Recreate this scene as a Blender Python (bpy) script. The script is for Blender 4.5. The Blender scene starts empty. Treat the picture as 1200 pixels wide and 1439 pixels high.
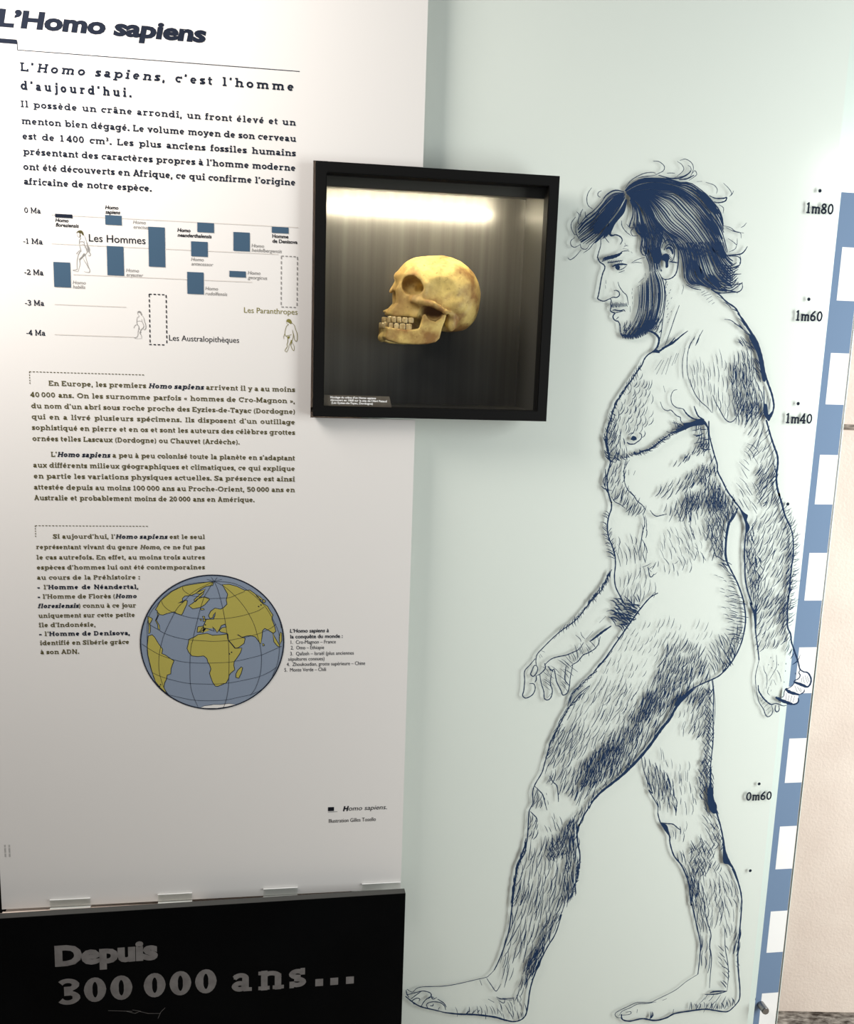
import bpy, bmesh, math, random
import numpy as np
from mathutils import Vector, Matrix
from mathutils.geometry import tessellate_polygon

# ------------------------------------------------------------------ camera, light, exposure
SC = bpy.context.scene
COL = SC.collection
F_PX, PITCH, YAW, ROLL = 1300.0, 0.17473559, 0.14928498, 0.03371941
EYE = Vector((-1.02862482, -1.70244959, 1.48210400))
W_PX, H_PX = 1200.0, 1439.0

def axes():
    cp, sp, cy, sy, cr, sr = (math.cos(PITCH), math.sin(PITCH), math.cos(YAW), math.sin(YAW), math.cos(ROLL), math.sin(ROLL))
    fwd = Vector((sy*cp, cy*cp, -sp)); right = Vector((cy, -sy, 0)); up = right.cross(fwd)
    return cr*right + sr*up, -sr*right + cr*up, fwd
AX_R, AX_U, AX_F = axes()

cam_data = bpy.data.cameras.new('camera')
cam = bpy.data.objects.new('camera', cam_data); COL.objects.link(cam)
cam_data.sensor_fit = 'VERTICAL'; cam_data.sensor_height = 24.0; cam_data.sensor_width = 20.0
cam_data.lens = F_PX / H_PX * 24.0
cam_data.clip_start = 0.02
cam.matrix_world = Matrix(((AX_R.x, AX_U.x, -AX_F.x, EYE.x), (AX_R.y, AX_U.y, -AX_F.y, EYE.y), (AX_R.z, AX_U.z, -AX_F.z, EYE.z), (0, 0, 0, 1)))
SC.camera = cam

SC.view_settings.view_transform = 'Standard'
SC.view_settings.look = 'None'
SC.view_settings.gamma = 1.0
SC.view_settings.use_curve_mapping = False
SC.view_settings.exposure = 0.0

world = bpy.data.worlds.new('room_light'); SC.world = world
world.use_nodes = True
world.node_tree.nodes['Background'].inputs['Color'].default_value = (0.93, 0.97, 1.0, 1)
world.node_tree.nodes['Background'].inputs['Strength'].default_value = 0.105

def area_light(name, loc, target, sx, sy, power, color):
    d = bpy.data.lights.new(name, 'AREA'); d.shape = 'RECTANGLE'; d.size = sx; d.size_y = sy
    d.energy = power; d.color = color
    o = bpy.data.objects.new(name, d); COL.objects.link(o); o.location = loc
    o.rotation_euler = (Vector(target) - Vector(loc)).to_track_quat('-Z', 'Y').to_euler()
    return o
area_light('ceiling_lamp', (-1.85, -0.55, 2.30), (-1.45, 0, 1.4), 0.8, 0.6, 26, (1.0, 0.94, 0.88))
area_light('right_fill_light', (1.15, -1.2, 1.30), (-0.0, 0, 0.8), 0.8, 1.8, 56, (0.97, 1.0, 0.98))  # unseen fill light, added to brighten the glass towards the right

# ------------------------------------------------------------------ helpers
def photo(px, py, y):
    """Point of the upright plane at depth y that a measured photo position lies on (perspective removed)."""
    d = AX_F + (px - W_PX/2)/F_PX*AX_R - (py - H_PX/2)/F_PX*AX_U
    t = (y - EYE.y)/d.y
    p = EYE + t*d
    return (p.x, p.z)

def frame(ox, oy, s):
    """Tracing window: converts positions measured in an enlarged detail back to photo positions."""
    return lambda *pts: [(ox + a/s, oy + b/s) for a, b in pts]

def tag(o, label=None, cat=None, group=None, kind=None):
    if label: o['label'] = label
    if cat: o['category'] = cat
    if group: o['group'] = group
    if kind: o['kind'] = kind
    return o

def link_mesh(name, me, mats, parent=None):
    o = bpy.data.objects.new(name, me); COL.objects.link(o)
    for m in (mats if isinstance(mats, (list, tuple)) else [mats]): me.materials.append(m)
    if parent:
        o.parent = parent
        o.matrix_parent_inverse = parent.matrix_basis.inverted()
    return o

def thing(name, label, cat, loc=(0, 0, 0), group=None):
    o = bpy.data.objects.new(name, None); COL.objects.link(o); o.location = loc
    o.empty_display_size = 0.1
    return tag(o, label, cat, group)

def from_bm(name, bm, mats, parent=None, smooth=False):
    me = bpy.data.meshes.new(name)
    bmesh.ops.recalc_face_normals(bm, faces=bm.faces)
    bm.to_mesh(me); bm.free()
    if smooth:
        me.polygons.foreach_set('use_smooth', [True]*len(me.polygons))
    return link_mesh(name, me, mats, parent)

def add_box(bm, x0, x1, y0, y1, z0, z1, bev=0.0, mat=0):
    r = bmesh.ops.create_cube(bm, size=1.0)
    for v in r['verts']:
        v.co = Vector((x0 + (v.co.x + .5)*(x1 - x0), y0 + (v.co.y + .5)*(y1 - y0), z0 + (v.co.z + .5)*(z1 - z0)))
    fs = {f for v in r['verts'] for f in v.link_faces}
    for f in fs: f.material_index = mat
    if bev:
        es = {e for v in r['verts'] for e in v.link_edges}
        bmesh.ops.bevel(bm, geom=list(es), offset=bev, segments=2, affect='EDGES', profile=0.5)

def add_prism(bm, pts, y0, y1, mat=0):
    """Outline in x,z extruded from depth y0 to y1."""
    n = len(pts)
    a = [bm.verts.new((x, y0, z)) for x, z in pts]
    b = [bm.verts.new((x, y1, z)) for x, z in pts]
    fs = [bm.faces.new(a), bm.faces.new(b[::-1])]
    for i in range(n):
        fs.append(bm.faces.new((a[i], b[i], b[(i+1) % n], a[(i+1) % n])))
    tri = tessellate_polygon([[Vector((x, z, 0)) for x, z in pts]])
    for f in fs[:2]: bm.faces.remove(f)
    fs = fs[2:] + [bm.faces.new([a[i] for i in t]) for t in tri] + [bm.faces.new([b[i] for i in reversed(t)]) for t in tri]
    for f in fs: f.material_index = mat

def add_tube(bm, p, q, r, seg=20, cap=True):
    p, q = Vector(p), Vector(q)
    m = (q - p).to_track_quat('Z', 'Y').to_matrix().to_4x4(); m.translation = (p + q)/2
    bmesh.ops.create_cone(bm, cap_ends=cap, segments=seg, radius1=r, radius2=r, depth=(q - p).length, matrix=m)

# ------------------------------------------------------------------ materials
def srgb(r, g, b):
    f = lambda c: (c/255/12.92 if c/255 <= .04045 else ((c/255 + .055)/1.055)**2.4)
    return (f(r), f(g), f(b), 1)

def mat(name, color, rough=.5, spec=.5, metal=0.0):
    m = bpy.data.materials.new(name); m.use_nodes = True
    b = m.node_tree.nodes['Principled BSDF']
    b.inputs['Base Color'].default_value = color
    b.inputs['Roughness'].default_value = rough
    b.inputs['Specular IOR Level'].default_value = spec
    b.inputs['Metallic'].default_value = metal
    return m

def noisy(m, c1, c2, scale, detail=4, stretch=(1, 1, 1), lo=.35, hi=.65, bump=0.0, bump_scale=None, coord='Object'):
    """Mottled colour (and optional relief) driven by object-space noise."""
    nt = m.node_tree; N, L = nt.nodes, nt.links
    b = N['Principled BSDF']
    tc = N.new('ShaderNodeTexCoord'); mp = N.new('ShaderNodeMapping'); mp.inputs['Scale'].default_value = stretch
    no = N.new('ShaderNodeTexNoise'); no.inputs['Scale'].default_value = scale; no.inputs['Detail'].default_value = detail
    rp = N.new('ShaderNodeValToRGB')
    rp.color_ramp.elements[0].position = lo; rp.color_ramp.elements[1].position = hi
    rp.color_ramp.elements[0].color = c1; rp.color_ramp.elements[1].color = c2
    L.new(tc.outputs[coord], mp.inputs['Vector']); L.new(mp.outputs['Vector'], no.inputs['Vector'])
    L.new(no.outputs['Fac'], rp.inputs['Fac']); L.new(rp.outputs['Color'], b.inputs['Base Color'])
    if bump:
        n2 = N.new('ShaderNodeTexNoise'); n2.inputs['Scale'].default_value = bump_scale or scale; n2.inputs['Detail'].default_value = 3
        L.new(mp.outputs['Vector'], n2.inputs['Vector'])
        bu = N.new('ShaderNodeBump'); bu.inputs['Strength'].default_value = bump; bu.inputs['Distance'].default_value = .004
        L.new(n2.outputs['Fac'], bu.inputs['Height']); L.new(bu.outputs['Normal'], b.inputs['Normal'])
    return m

def clear_glass(name, tint, rough=0.0, ior=1.45):
    m = bpy.data.materials.new(name); m.use_nodes = True
    nt = m.node_tree; N, L = nt.nodes, nt.links
    N.remove(N['Principled BSDF'])
    tr = N.new('ShaderNodeBsdfTransparent'); tr.inputs['Color'].default_value = tint
    gl = N.new('ShaderNodeBsdfGlossy'); gl.inputs['Roughness'].default_value = rough
    fr = N.new('ShaderNodeFresnel'); fr.inputs['IOR'].default_value = ior
    ge = N.new('ShaderNodeNewGeometry'); fm = N.new('ShaderNodeMath'); fm.operation = 'SUBTRACT'; fm.inputs[0].default_value = 1.0
    fx = N.new('ShaderNodeMath'); fx.operation = 'MULTIPLY'                     # thin sheet: reflection counted once, at the outer face
    L.new(ge.outputs['Backfacing'], fm.inputs[1]); L.new(fm.outputs[0], fx.inputs[1])
    mx = N.new('ShaderNodeMixShader')
    L.new(fr.outputs['Fac'], fx.inputs[0]); L.new(fx.outputs[0], mx.inputs['Fac']); L.new(tr.outputs['BSDF'], mx.inputs[1]); L.new(gl.outputs['BSDF'], mx.inputs[2])
    L.new(mx.outputs['Shader'], N['Material Output'].inputs['Surface'])
    return m

def lamp_mat(name, color, strength):
    m = bpy.data.materials.new(name); m.use_nodes = True
    nt = m.node_tree; N, L = nt.nodes, nt.links
    N.remove(N['Principled BSDF'])
    e = N.new('ShaderNodeEmission'); e.inputs['Color'].default_value = color; e.inputs['Strength'].default_value = strength
    L.new(e.outputs['Emission'], N['Material Output'].inputs['Surface'])
    return m

M = {}
M['panel'] = mat('satin_white_board', (.745, .725, .705, 1), .42, .25)
M['pane'] = clear_glass('clear_glass', (.975, .99, .98, 1), .16)
M['case_glass'] = clear_glass('case_glass', (.985, .99, .985, 1))
M['frost'] = mat('pale_green_frosted_sheet', (.815, .825, .80, 1), .7, .1)
M['glass_edge'] = mat('pale_glass_edge', (.78, .86, .82, 1), .3, .5)
M['ink_navy'] = mat('navy_print_ink', srgb(33, 52, 82), .7, .06)
M['ink_blue'] = mat('slate_blue_print_ink', srgb(114, 136, 164), .7, .06)
M['ink_white'] = mat('white_print_ink', (.88, .88, .87, 1), .7, .06)
M['ink_black'] = mat('black_print_ink', srgb(24, 26, 34), .7, .06)
M['ink_dark'] = mat('blue_black_print_ink', srgb(30, 36, 50), .7, .06)
M['ink_olive'] = mat('olive_brown_print_ink', srgb(84, 78, 48), .7, .06)
M['ink_gold'] = mat('olive_gold_print_ink', srgb(128, 122, 66), .7, .06)
M['ink_grey'] = mat('grey_print_ink', srgb(140, 138, 136), .7, .06)
M['ink_pale'] = mat('pale_grey_print_ink', srgb(206, 200, 194), .7, .06)
M['ink_bar'] = mat('steel_blue_print_ink', srgb(66, 90, 112), .7, .06)
M['ink_sea'] = mat('blue_grey_sea_ink', srgb(128, 140, 158), .7, .06)
M['ink_land'] = mat('olive_land_ink', srgb(170, 160, 82), .7, .06)
M['frame'] = mat('black_frame_paint', srgb(17, 17, 17), .5, .12)
M['dark'] = mat('black_void', (.006, .006, .006, 1), .8, .1)
M['sign'] = noisy(mat('black_sign_laminate', (.001, .0013, .0016, 1), .45, .05), (.0008, .0011, .0014, 1), (.0014, .0018, .0022, 1), 9)
M['sign_ink'] = noisy(mat('grey_lettering', (.17, .16, .16, 1), .5, .3), srgb(104, 101, 100), srgb(118, 115, 114), 60)
M['steel'] = mat('brushed_steel', (.30, .30, .30, 1), .32, .5, 1.0)
M['acrylic'] = clear_glass('clear_acrylic', (.95, .96, .95, 1), .05, 1.6)
M['acrylic_edge'] = mat('bright_acrylic_edge', (.80, .81, .80, 1), .3, .5)
M['wallboard'] = noisy(mat('cream_wallboard', (.80, .70, .62, 1), .7, .2), srgb(224, 208, 196), srgb(233, 219, 207), 7, 5, bump=.25, bump_scale=170)
M['stone'] = noisy(mat('rough_stone', (.3, .27, .24, 1), .9, .1), srgb(82, 72, 66), srgb(196, 186, 176), 38, 8, (1, 1, 3), .35, .62, bump=1.0, bump_scale=60)
# ------------------------------------------------------------------ ink: flat print collected into one mesh
class Ink:
    """Print on an upright plane: outlines and pen lines in x,z metres, one mesh, several inks."""
    def __init__(self, y, mats):
        self.y = y; self.mats = mats; self.v = []; self.f = []; self.fm = []; self.n = 0
    def ply(self):
        """Each stroke of ink lies a few microns above the one before it."""
        self.n += 1; return (self.n % 61)*3e-6
    def face(self, pts, m=0, lift=0.0):
        n = len(self.v); lift += self.ply()
        self.v += [(x, self.y - lift, z) for x, z in pts]
        self.f.append(tuple(range(n, n + len(pts)))); self.fm.append(m)
    contrast = 0.0
    def ribbon_c(self, pts, w, m, lift, closed=False):
        if not self.contrast: return self.ribbon(pts, w, m, lift, closed)
        k = len(pts); ws = []
        for i in range(k):
            a, b = (pts[i-1], pts[(i+1) % k]) if closed else (pts[max(i-1, 0)], pts[min(i+1, k-1)])
            dx, dz = b[0]-a[0], b[1]-a[1]
            ws.append(w*(1-self.contrast*abs(dx)/(math.hypot(dx, dz) or 1)))
        self.ribbon(pts, ws, m, lift, closed)
    def nib(self, pts, w, m=0, lift=0.0, closed=False):
        """Lettering stroke: broken at sharp corners so that every leg keeps its full width."""
        if closed: return self.ribbon_c(pts, w, m, lift, True)
        runs = [[pts[0]]]
        for i in range(1, len(pts)):
            runs[-1].append(pts[i])
            if i < len(pts)-1:
                a, b, c = pts[i-1], pts[i], pts[i+1]
                d = abs((math.atan2(c[1]-b[1], c[0]-b[0])-math.atan2(b[1]-a[1], b[0]-a[0])+math.pi) % (2*math.pi)-math.pi)
                if d > 1.2: runs.append([b])
        for k, r in enumerate(runs):
            r = list(r)
            if k > 0:
                d = math.hypot(r[1][0]-r[0][0], r[1][1]-r[0][1]) or 1; r[0] = (r[0][0]-(r[1][0]-r[0][0])/d*w*.35, r[0][1]-(r[1][1]-r[0][1])/d*w*.35)
            if k < len(runs)-1:
                d = math.hypot(r[-1][0]-r[-2][0], r[-1][1]-r[-2][1]) or 1; r[-1] = (r[-1][0]+(r[-1][0]-r[-2][0])/d*w*.35, r[-1][1]+(r[-1][1]-r[-2][1])/d*w*.35)
            self.ribbon_c(r, w, m, lift)
    def poly(self, pts, m=0, lift=0.0):
        tri = tessellate_polygon([[Vector((x, z, 0)) for x, z in pts]])
        n = len(self.v); lift += self.ply()
        self.v += [(x, self.y - lift, z) for x, z in pts]
        for t in tri:
            self.f.append(tuple(n + i for i in t)); self.fm.append(m)
    def ribbon(self, pts, wid, m=0, lift=0.0, closed=False):
        k = len(pts)
        if k < 2: return
        n0 = len(self.v); lift += self.ply()
        for i in range(k):
            if closed:
                a, b = pts[i-1], pts[(i+1) % k]
            else:
                a, b = pts[max(i-1, 0)], pts[min(i+1, k-1)]
            p = pts[i]
            d1 = (p[0]-a[0], p[1]-a[1]); d2 = (b[0]-p[0], b[1]-p[1])
            l1 = math.hypot(*d1) or 0; l2 = math.hypot(*d2) or 0
            if l1 == 0: d1, l1 = d2, l2 or 1
            if l2 == 0: d2, l2 = d1, l1 or 1
            n1 = (-d1[1]/l1, d1[0]/l1); n2 = (-d2[1]/l2, d2[0]/l2)
            nx, nz = n1[0]+n2[0], n1[1]+n2[1]
            q = nx*nx + nz*nz
            if q < 1e-9: nx, nz, q = n1[0]*2, n1[1]*2, 4
            sc = min(2/q, 1.1) if q < 2.2 else 2/q     # mitre, limited
            w = (wid[i] if isinstance(wid, (list, tuple)) else wid)/2
            ox, oz = nx*sc*w, nz*sc*w
            self.v += [(p[0]+ox, self.y-lift, p[1]+oz), (p[0]-ox, self.y-lift, p[1]-oz)]
        for i in range(k if closed else k-1):
            j = (i+1) % k
            self.f.append((n0+2*i, n0+2*i+1, n0+2*j+1, n0+2*j)); self.fm.append(m)
    def dot(self, x, z, r, m=0, lift=0.0, n=14):
        self.face([(x+r*math.cos(2*math.pi*i/n), z+r*math.sin(2*math.pi*i/n)) for i in range(n)], m, lift)
    def build(self, name, parent, label=None, mw=None):
        me = bpy.data.meshes.new(name)
        me.from_pydata(self.v, [], self.f)
        o = link_mesh(name, me, [M[k] for k in self.mats], parent)
        me.polygons.foreach_set('material_index', self.fm)
        me.update()
        if mw is not None: me.transform(mw)
        if label: o['label'] = label
        return o

# ------------------------------------------------------------------ slab-serif alphabet drawn with a broad pen
XH, ASC, DSC = 0.73, 1.04, -0.27
def arc(cx, cy, rx, ry, a0, a1, n=None):
    n = n or max(4, int(abs(a1-a0)/18))
    return [(cx+rx*math.cos(math.radians(a0+(a1-a0)*i/n)), cy+ry*math.sin(math.radians(a0+(a1-a0)*i/n))) for i in range(n+1)]

def slab(ch, w, serif=True):
    """Pen lines (points, pen width, closed) and advance for one letter; cap height 1."""
    t = w/2; sw = w*.82; S = []; 
    def L(*p, k=1.0): S.append((list(p), w*k, False))
    def C(p, k=1.0): S.append((p[:-1], w*k, True))
    def A(p, k=1.0): S.append((p, w*k, False))
    def sf(x0, x1, y):                                   # slab: y 0 = on baseline, otherwise top edge
        if serif: S.append(([(x0, y+sw/2 if y <= 0.001 else y-sw/2), (x1, y+sw/2 if y <= 0.001 else y-sw/2)], sw, False))
    e = .10 + .35*w                                      # how far a slab sticks out from the stem axis
    acc = None
    base = {'é': 'e', 'è': 'e', 'ê': 'e', 'à': 'a', 'â': 'a', 'î': 'ı', 'ô': 'o', 'ù': 'u', 'ç': 'c'}
    if ch in base:
        acc = {'é': 'a', 'è': 'g', 'ê': 'c', 'à': 'g', 'â': 'c', 'î': 'c', 'ô': 'c', 'ù': 'g', 'ç': 'z'}[ch]; ch = base[ch]
    X = XH
    bx = t + .02                                         # axis of a left stem
    if serif: bx += .09
    if ch == 'a':
        A([(.07+t, X-.16)] + arc(.27, X-.21, .21-t*.6, .21-t, 150, 0) + [(.48-t*.6, t*.9)]); C(arc(.25, .22, .25-t, .22-t, 0, 360)); sf(.42-t*.6, .60, 0); adv = .60
    elif ch == 'b':
        L((bx, ASC), (bx, 0)); C(arc(bx+.26, X/2, .27-t*.4, X/2-t, 0, 360)); sf(bx-e, bx, ASC); adv = bx+.26+.27+.03
    elif ch == 'c':
        A(arc(.31, X/2, .31-t, X/2-t, 42, 318)); L((.31+.24, X*.62), (.31+.24, X), k=.8); adv = .60
    elif ch == 'd':
        r = .50+t*.6; L((r, ASC), (r, 0)); C(arc(r-.25, X/2, .27-t*.4, X/2-t, 0, 360)); sf(r-e, r, ASC); sf(r, r+e, 0); adv = r+e+.01
    elif ch == 'e':
        A(arc(.31, X/2, .30-t, X/2-t, 0, 318)); L((.06, X*.5), (.60-t, X*.5), k=.72); adv = .64
    elif ch == 'f':
        A([(.36, ASC-t)] + arc(.30, ASC-.16, .16, .16-t, 90, 180) + [(.14, 0)]); sf(0, .34, X); sf(.14-e, .14+e, 0); adv = .37
    elif ch == 'g':
        r = .50+t*.6; C(arc(r-.25, X/2, .27-t*.4, X/2-t, 0, 360)); A([(r, X), (r, -.06)] + arc(r-.22, -.06, .22, .20-t*.3, 0, -150)); sf(r, r+e, X); adv = r+e
    elif ch == 'h':
        r = bx+.36+t*.4; L((bx, ASC), (bx, 0)); A([(r, 0), (r, X-.22)] + arc((bx+r)/2, X-.22, (r-bx)/2, .22-t, 0, 175)); sf(bx-e, bx, ASC); sf(bx-e, bx+e*.9, 0); sf(r-e*.9, r+e, 0); adv = r+e+.01
    elif ch in 'iı':
        L((bx, X), (bx, 0)); sf(bx-e, bx, X); sf(bx-e, bx+e, 0); adv = bx+e+.02
        if ch == 'i': S.append(([(bx-t*1.1, .93), (bx+t*1.1, .93)], w*1.15, False))
    elif ch == 'j':
        A([(bx+.04, X), (bx+.04, -.10)] + arc(bx-.12, -.10, .16, .16-t*.3, 0, -110)); sf(bx+.04-e, bx+.04, X); S.append(([(bx+.04-t*1.1, .93), (bx+.04+t*1.1, .93)], w*1.15, False)); adv = bx+.14
    elif ch == 'k':
        L((bx, ASC), (bx, 0)); L((bx+.33, X-t), (bx+.02, .28)); L((bx+.12, .38), (bx+.36, t)); sf(bx-e, bx, ASC); sf(bx-e, bx+e*.8, 0); sf(bx+.22, bx+.48, 0); sf(bx+.20, bx+.46, X); adv = bx+.48
    elif ch == 'l':
        L((bx, ASC), (bx, 0)); sf(bx-e, bx, ASC); sf(bx-e, bx+e, 0); adv = bx+e+.02
    elif ch == 'm':
        d = .34+t*.4; r1 = bx+d; r2 = bx+2*d; L((bx, X), (bx, 0))
        for a, b in ((bx, r1), (r1, r2)): A([(b, 0), (b, X-.19)] + arc((a+b)/2, X-.19, (b-a)/2, .19-t, 0, 175))
        sf(bx-e, bx, X)
        for s in (bx, r1, r2): sf(s-e*.8, s+e*.8, 0)
        adv = r2+e+.01
    elif ch == 'n':
        r = bx+.36+t*.4; L((bx, X), (bx, 0)); A([(r, 0), (r, X-.22)] + arc((bx+r)/2, X-.22, (r-bx)/2, .22-t, 0, 175)); sf(bx-e, bx, X); sf(bx-e, bx+e*.9, 0); sf(r-e*.9, r+e, 0); adv = r+e+.01
    elif ch == 'o':
        C(arc(.33, X/2, .33-t, X/2-t, 0, 360)); adv = .66
    elif ch == 'p':
        L((bx, X), (bx, DSC)); C(arc(bx+.26, X/2, .27-t*.4, X/2-t, 0, 360)); sf(bx-e, bx, X); S.append(([(bx-e, DSC+sw/2), (bx+e, DSC+sw/2)], sw, False)); adv = bx+.26+.27+.03
    elif ch == 'q':
        r = .50+t*.6; L((r, X), (r, DSC)); C(arc(r-.25, X/2, .27-t*.4, X/2-t, 0, 360)); sf(r, r+e*.8, X); S.append(([(r-e, DSC+sw/2), (r+e, DSC+sw/2)], sw, False)); adv = r+e
    elif ch == 'r':
        L((bx, X), (bx, 0)); A(arc(bx+.22, X-.24, .22, .24-t, 175, 50)); sf(bx-e, bx, X); sf(bx-e, bx+e*1.2, 0); adv = bx+.40
    elif ch == 's':
        A(arc(.24, X*.75-t*.3, .19-t*.3, X*.25-t*.7, 25, 270)[:] + arc(.24, X*.25+t*.3, .20-t*.3, X*.25-t*.7, 90, -155)); L((.43-t*.3, X*.66), (.43-t*.3, X), k=.7); L((.04+t*.3, 0), (.04+t*.3, X*.34), k=.7); adv = .50
    elif ch == 't':
        A([(.15, .92), (.15, .18)] + arc(.29, .18, .14, .18-t, 180, 290)); sf(0, .36, X); adv = .40
    elif ch == 'u':
        r = bx+.36+t*.4; L((r, X), (r, 0)); A([(bx, X), (bx, .22)] + arc((bx+r)/2, .22, (r-bx)/2, .22-t, 180, 355)); sf(bx-e, bx, X); sf(r-e, r, X); sf(r, r+e, 0); adv = r+e+.01
    elif ch == 'v':
        L((.12, X), (.32, t*.6), (.52, X)); sf(0, .26, X); sf(.38, .64, X); adv = .64
    elif ch == 'w':
        L((.12, X), (.28, t*.6), (.46, X*.9), (.64, t*.6), (.80, X)); sf(0, .26, X); sf(.66, .92, X); adv = .92
    elif ch == 'x':
        L((.12, X-t), (.52, t)); L((.52, X-t), (.12, t)); sf(0, .25, X); sf(.39, .64, X); sf(0, .25, 0); sf(.39, .64, 0); adv = .64
    elif ch == 'y':
        L((.12, X), (.34, .04)); A([(.54, X), (.30, -.10), (.22, DSC+t), (.06, DSC+t)]); sf(0, .26, X); sf(.40, .66, X); adv = .64
    elif ch == 'z':
        L((.05, X-t), (.46, X-t), (.06, t), (.50, t)); L((.05+t*.4, X-t), (.05+t*.4, X-.2), k=.8); L((.50-t*.4, t), (.50-t*.4, .2), k=.8); adv = .55
    elif ch == 'A':
        L((.10, 0), (.40, 1-t*.4), (.70, 0)); L((.22, .32), (.58, .32), k=.85); sf(0, .26, 0); sf(.54, .80, 0); sf(.24, .42, 1); adv = .80
    elif ch == 'C':
        A(arc(.42, .5, .42-t, .5-t, 40, 320)); L((.74, .68), (.74, 1), k=.8); adv = .84
    elif ch == 'D':
        A([(.02, 1-t*.85), (.36, 1-t*.85)] + arc(.36, .5, .42-t, .5-t*.85, 90, -90) + [(.02, t*.85)], k=.9); L((.17, 0), (.17, 1)); adv = .84
    elif ch == 'E':
        L((.15, 0), (.15, 1)); L((.02, 1-t*.9), (.62, 1-t*.9), k=.9); L((.15, .52), (.48, .52), k=.85); L((.02, t*.9), (.66, t*.9), k=.9); L((.62, 1), (.62, .74), k=.8); L((.66, 0), (.66, .28), k=.8); adv = .72
    elif ch == 'F':
        L((.15, 0), (.15, 1)); L((.02, 1-t*.9), (.62, 1-t*.9), k=.9); L((.15, .50), (.48, .50), k=.85); L((.62, 1), (.62, .72), k=.8); sf(.02, .34, 0); adv = .66
    elif ch == 'H':
        L((.16, 0), (.16, 1)); L((.70, 0), (.70, 1)); L((.16, .51), (.70, .51), k=.9)
        for x in (.16, .70): sf(x-.15, x+.15, 0); sf(x-.15, x+.15, 1)
        adv = .88
    elif ch == 'I':
        L((.17, 0), (.17, 1)); sf(.0, .34, 0); sf(.0, .34, 1); adv = .37
    elif ch == 'L':
        L((.15, 0), (.15, 1)); L((.02, t*.9), (.62, t*.9), k=.9); L((.62, 0), (.62, .30), k=.8); sf(.0, .34, 1); adv = .68
    elif ch == 'M':
        L((.14, 0), (.14, 1), (.48, .20), (.82, 1), (.82, 0)); sf(0, .28, 0); sf(.68, .98, 0); sf(0, .16, 1); sf(.80, .98, 1); adv = 1.0
    elif ch == 'N':
        L((.14, 0), (.14, 1), (.68, 0), (.68, 1)); sf(0, .28, 0); sf(0, .16, 1); sf(.54, .82, 1); adv = .86
    elif ch == 'O':
        C(arc(.46, .5, .46-t, .5-t, 0, 360)); adv = .92
    elif ch == 'P':
        L((.16, 0), (.16, 1)); A([(.02, 1-t*.9), (.40, 1-t*.9)] + arc(.40, .72, .24-t*.4, .28-t*.9, 90, -90) + [(.16, .44+t*.9)], k=.9); sf(.0, .36, 0); adv = .68
    elif ch == 'S':
        A(arc(.32, .74, .26-t*.3, .26-t, 25, 270) + arc(.32, .26, .27-t*.3, .26-t*.7, 90, -155)); L((.58, .68), (.58, 1), k=.75); L((.06, 0), (.06, .32), k=.75); adv = .66
    elif ch == 'T':
        L((.35, 0), (.35, 1)); L((.02, 1-t*.9), (.68, 1-t*.9), k=.9); L((.04, 1), (.04, .70), k=.8); L((.66, 1), (.66, .70), k=.8); sf(.18, .52, 0); adv = .72
    elif ch == '0':
        C(arc(.31, .5, .31-t, .5-t, 0, 360)); adv = .64
    elif ch == '1':
        L((.24, 0), (.24, 1)); sf(.06, .42, 0); L((.06, .80), (.24, .95), k=.8); adv = .50
    elif ch == '2':
        A(arc(.30, .70, .25-t*.4, .30-t, 165, -30) + [(.08, t), (.58, t)]); L((.58, 0), (.58, .24), k=.8); adv = .64
    elif ch == '3':
        A(arc(.29, .74, .25-t*.4, .26-t*.8, 155, -85) + arc(.29, .28, .29-t*.6, .28-t*.8, 85, -155)); adv = .64
    elif ch == '4':
        L((.42, 0), (.42, 1-t*.5), (.05, .30), (.60, .30)); sf(.26, .58, 0); adv = .64
    elif ch == '5':
        A([(.54, 1-t), (.14, 1-t), (.11, .56)] + arc(.29, .33, .29-t*.5, .32-t*.6, 130, -150)); adv = .64
    elif ch == '6':
        C(arc(.31, .31, .30-t, .31-t, 0, 360)); A([(.50, .95), (.30, .80), (.10, .55), (.03+t, .31)]); adv = .64
    elif ch == '8':
        C(arc(.31, .74, .26-t, .27-t, 0, 360)); C(arc(.31, .28, .30-t, .28-t, 0, 360)); adv = .64
    elif ch in '’\'':
        L((.14, 1.02), (.08, .72), k=1.05); adv = .24
    elif ch == ',':
        L((.13, w*.9), (.06, -.18), k=1.05); adv = .26
    elif ch == '.':
        L((.12-t*1.1, t*1.1), (.12+t*1.1, t*1.1), k=1.15); adv = .28
    elif ch == '…':
        for i in range(3): L((.16+i*.5-t, t), (.16+i*.5+t, t), k=.95)
        adv = 1.4
    elif ch == ':':
        L((.12-t*1.1, t*1.1), (.12+t*1.1, t*1.1), k=1.15); L((.12-t*1.1, X-t*1.1), (.12+t*1.1, X-t*1.1), k=1.15); adv = .28
    elif ch == '-':
        L((.04, .33), (.34, .33), k=.9); adv = .38
    elif ch == '–':
        L((.02, .33), (.40, .33), k=1.2); adv = .46
    elif ch == '(':
        A(arc(.42, .40, .32, .66, 125, 235), k=.8); adv = .32
    elif ch == ')':
        A(arc(-.12, .40, .32, .66, 55, -55), k=.8); adv = .32
    elif ch in '«»':
        for k in (0, .2):
            p = [(.20+k, .60), (.06+k, .36), (.20+k, .12)]
            if ch == '»': p = [(.46-x, y) for x, y in p]
            L(*p, k=.7)
        adv = .50
    elif ch == '³':
        S += [([(x*.55, .5+y*.55) for x, y in p], ww*.65, c) for p, ww, c in slab('3', w)[0]]; adv = .40
    else:
        adv = .30
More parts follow.
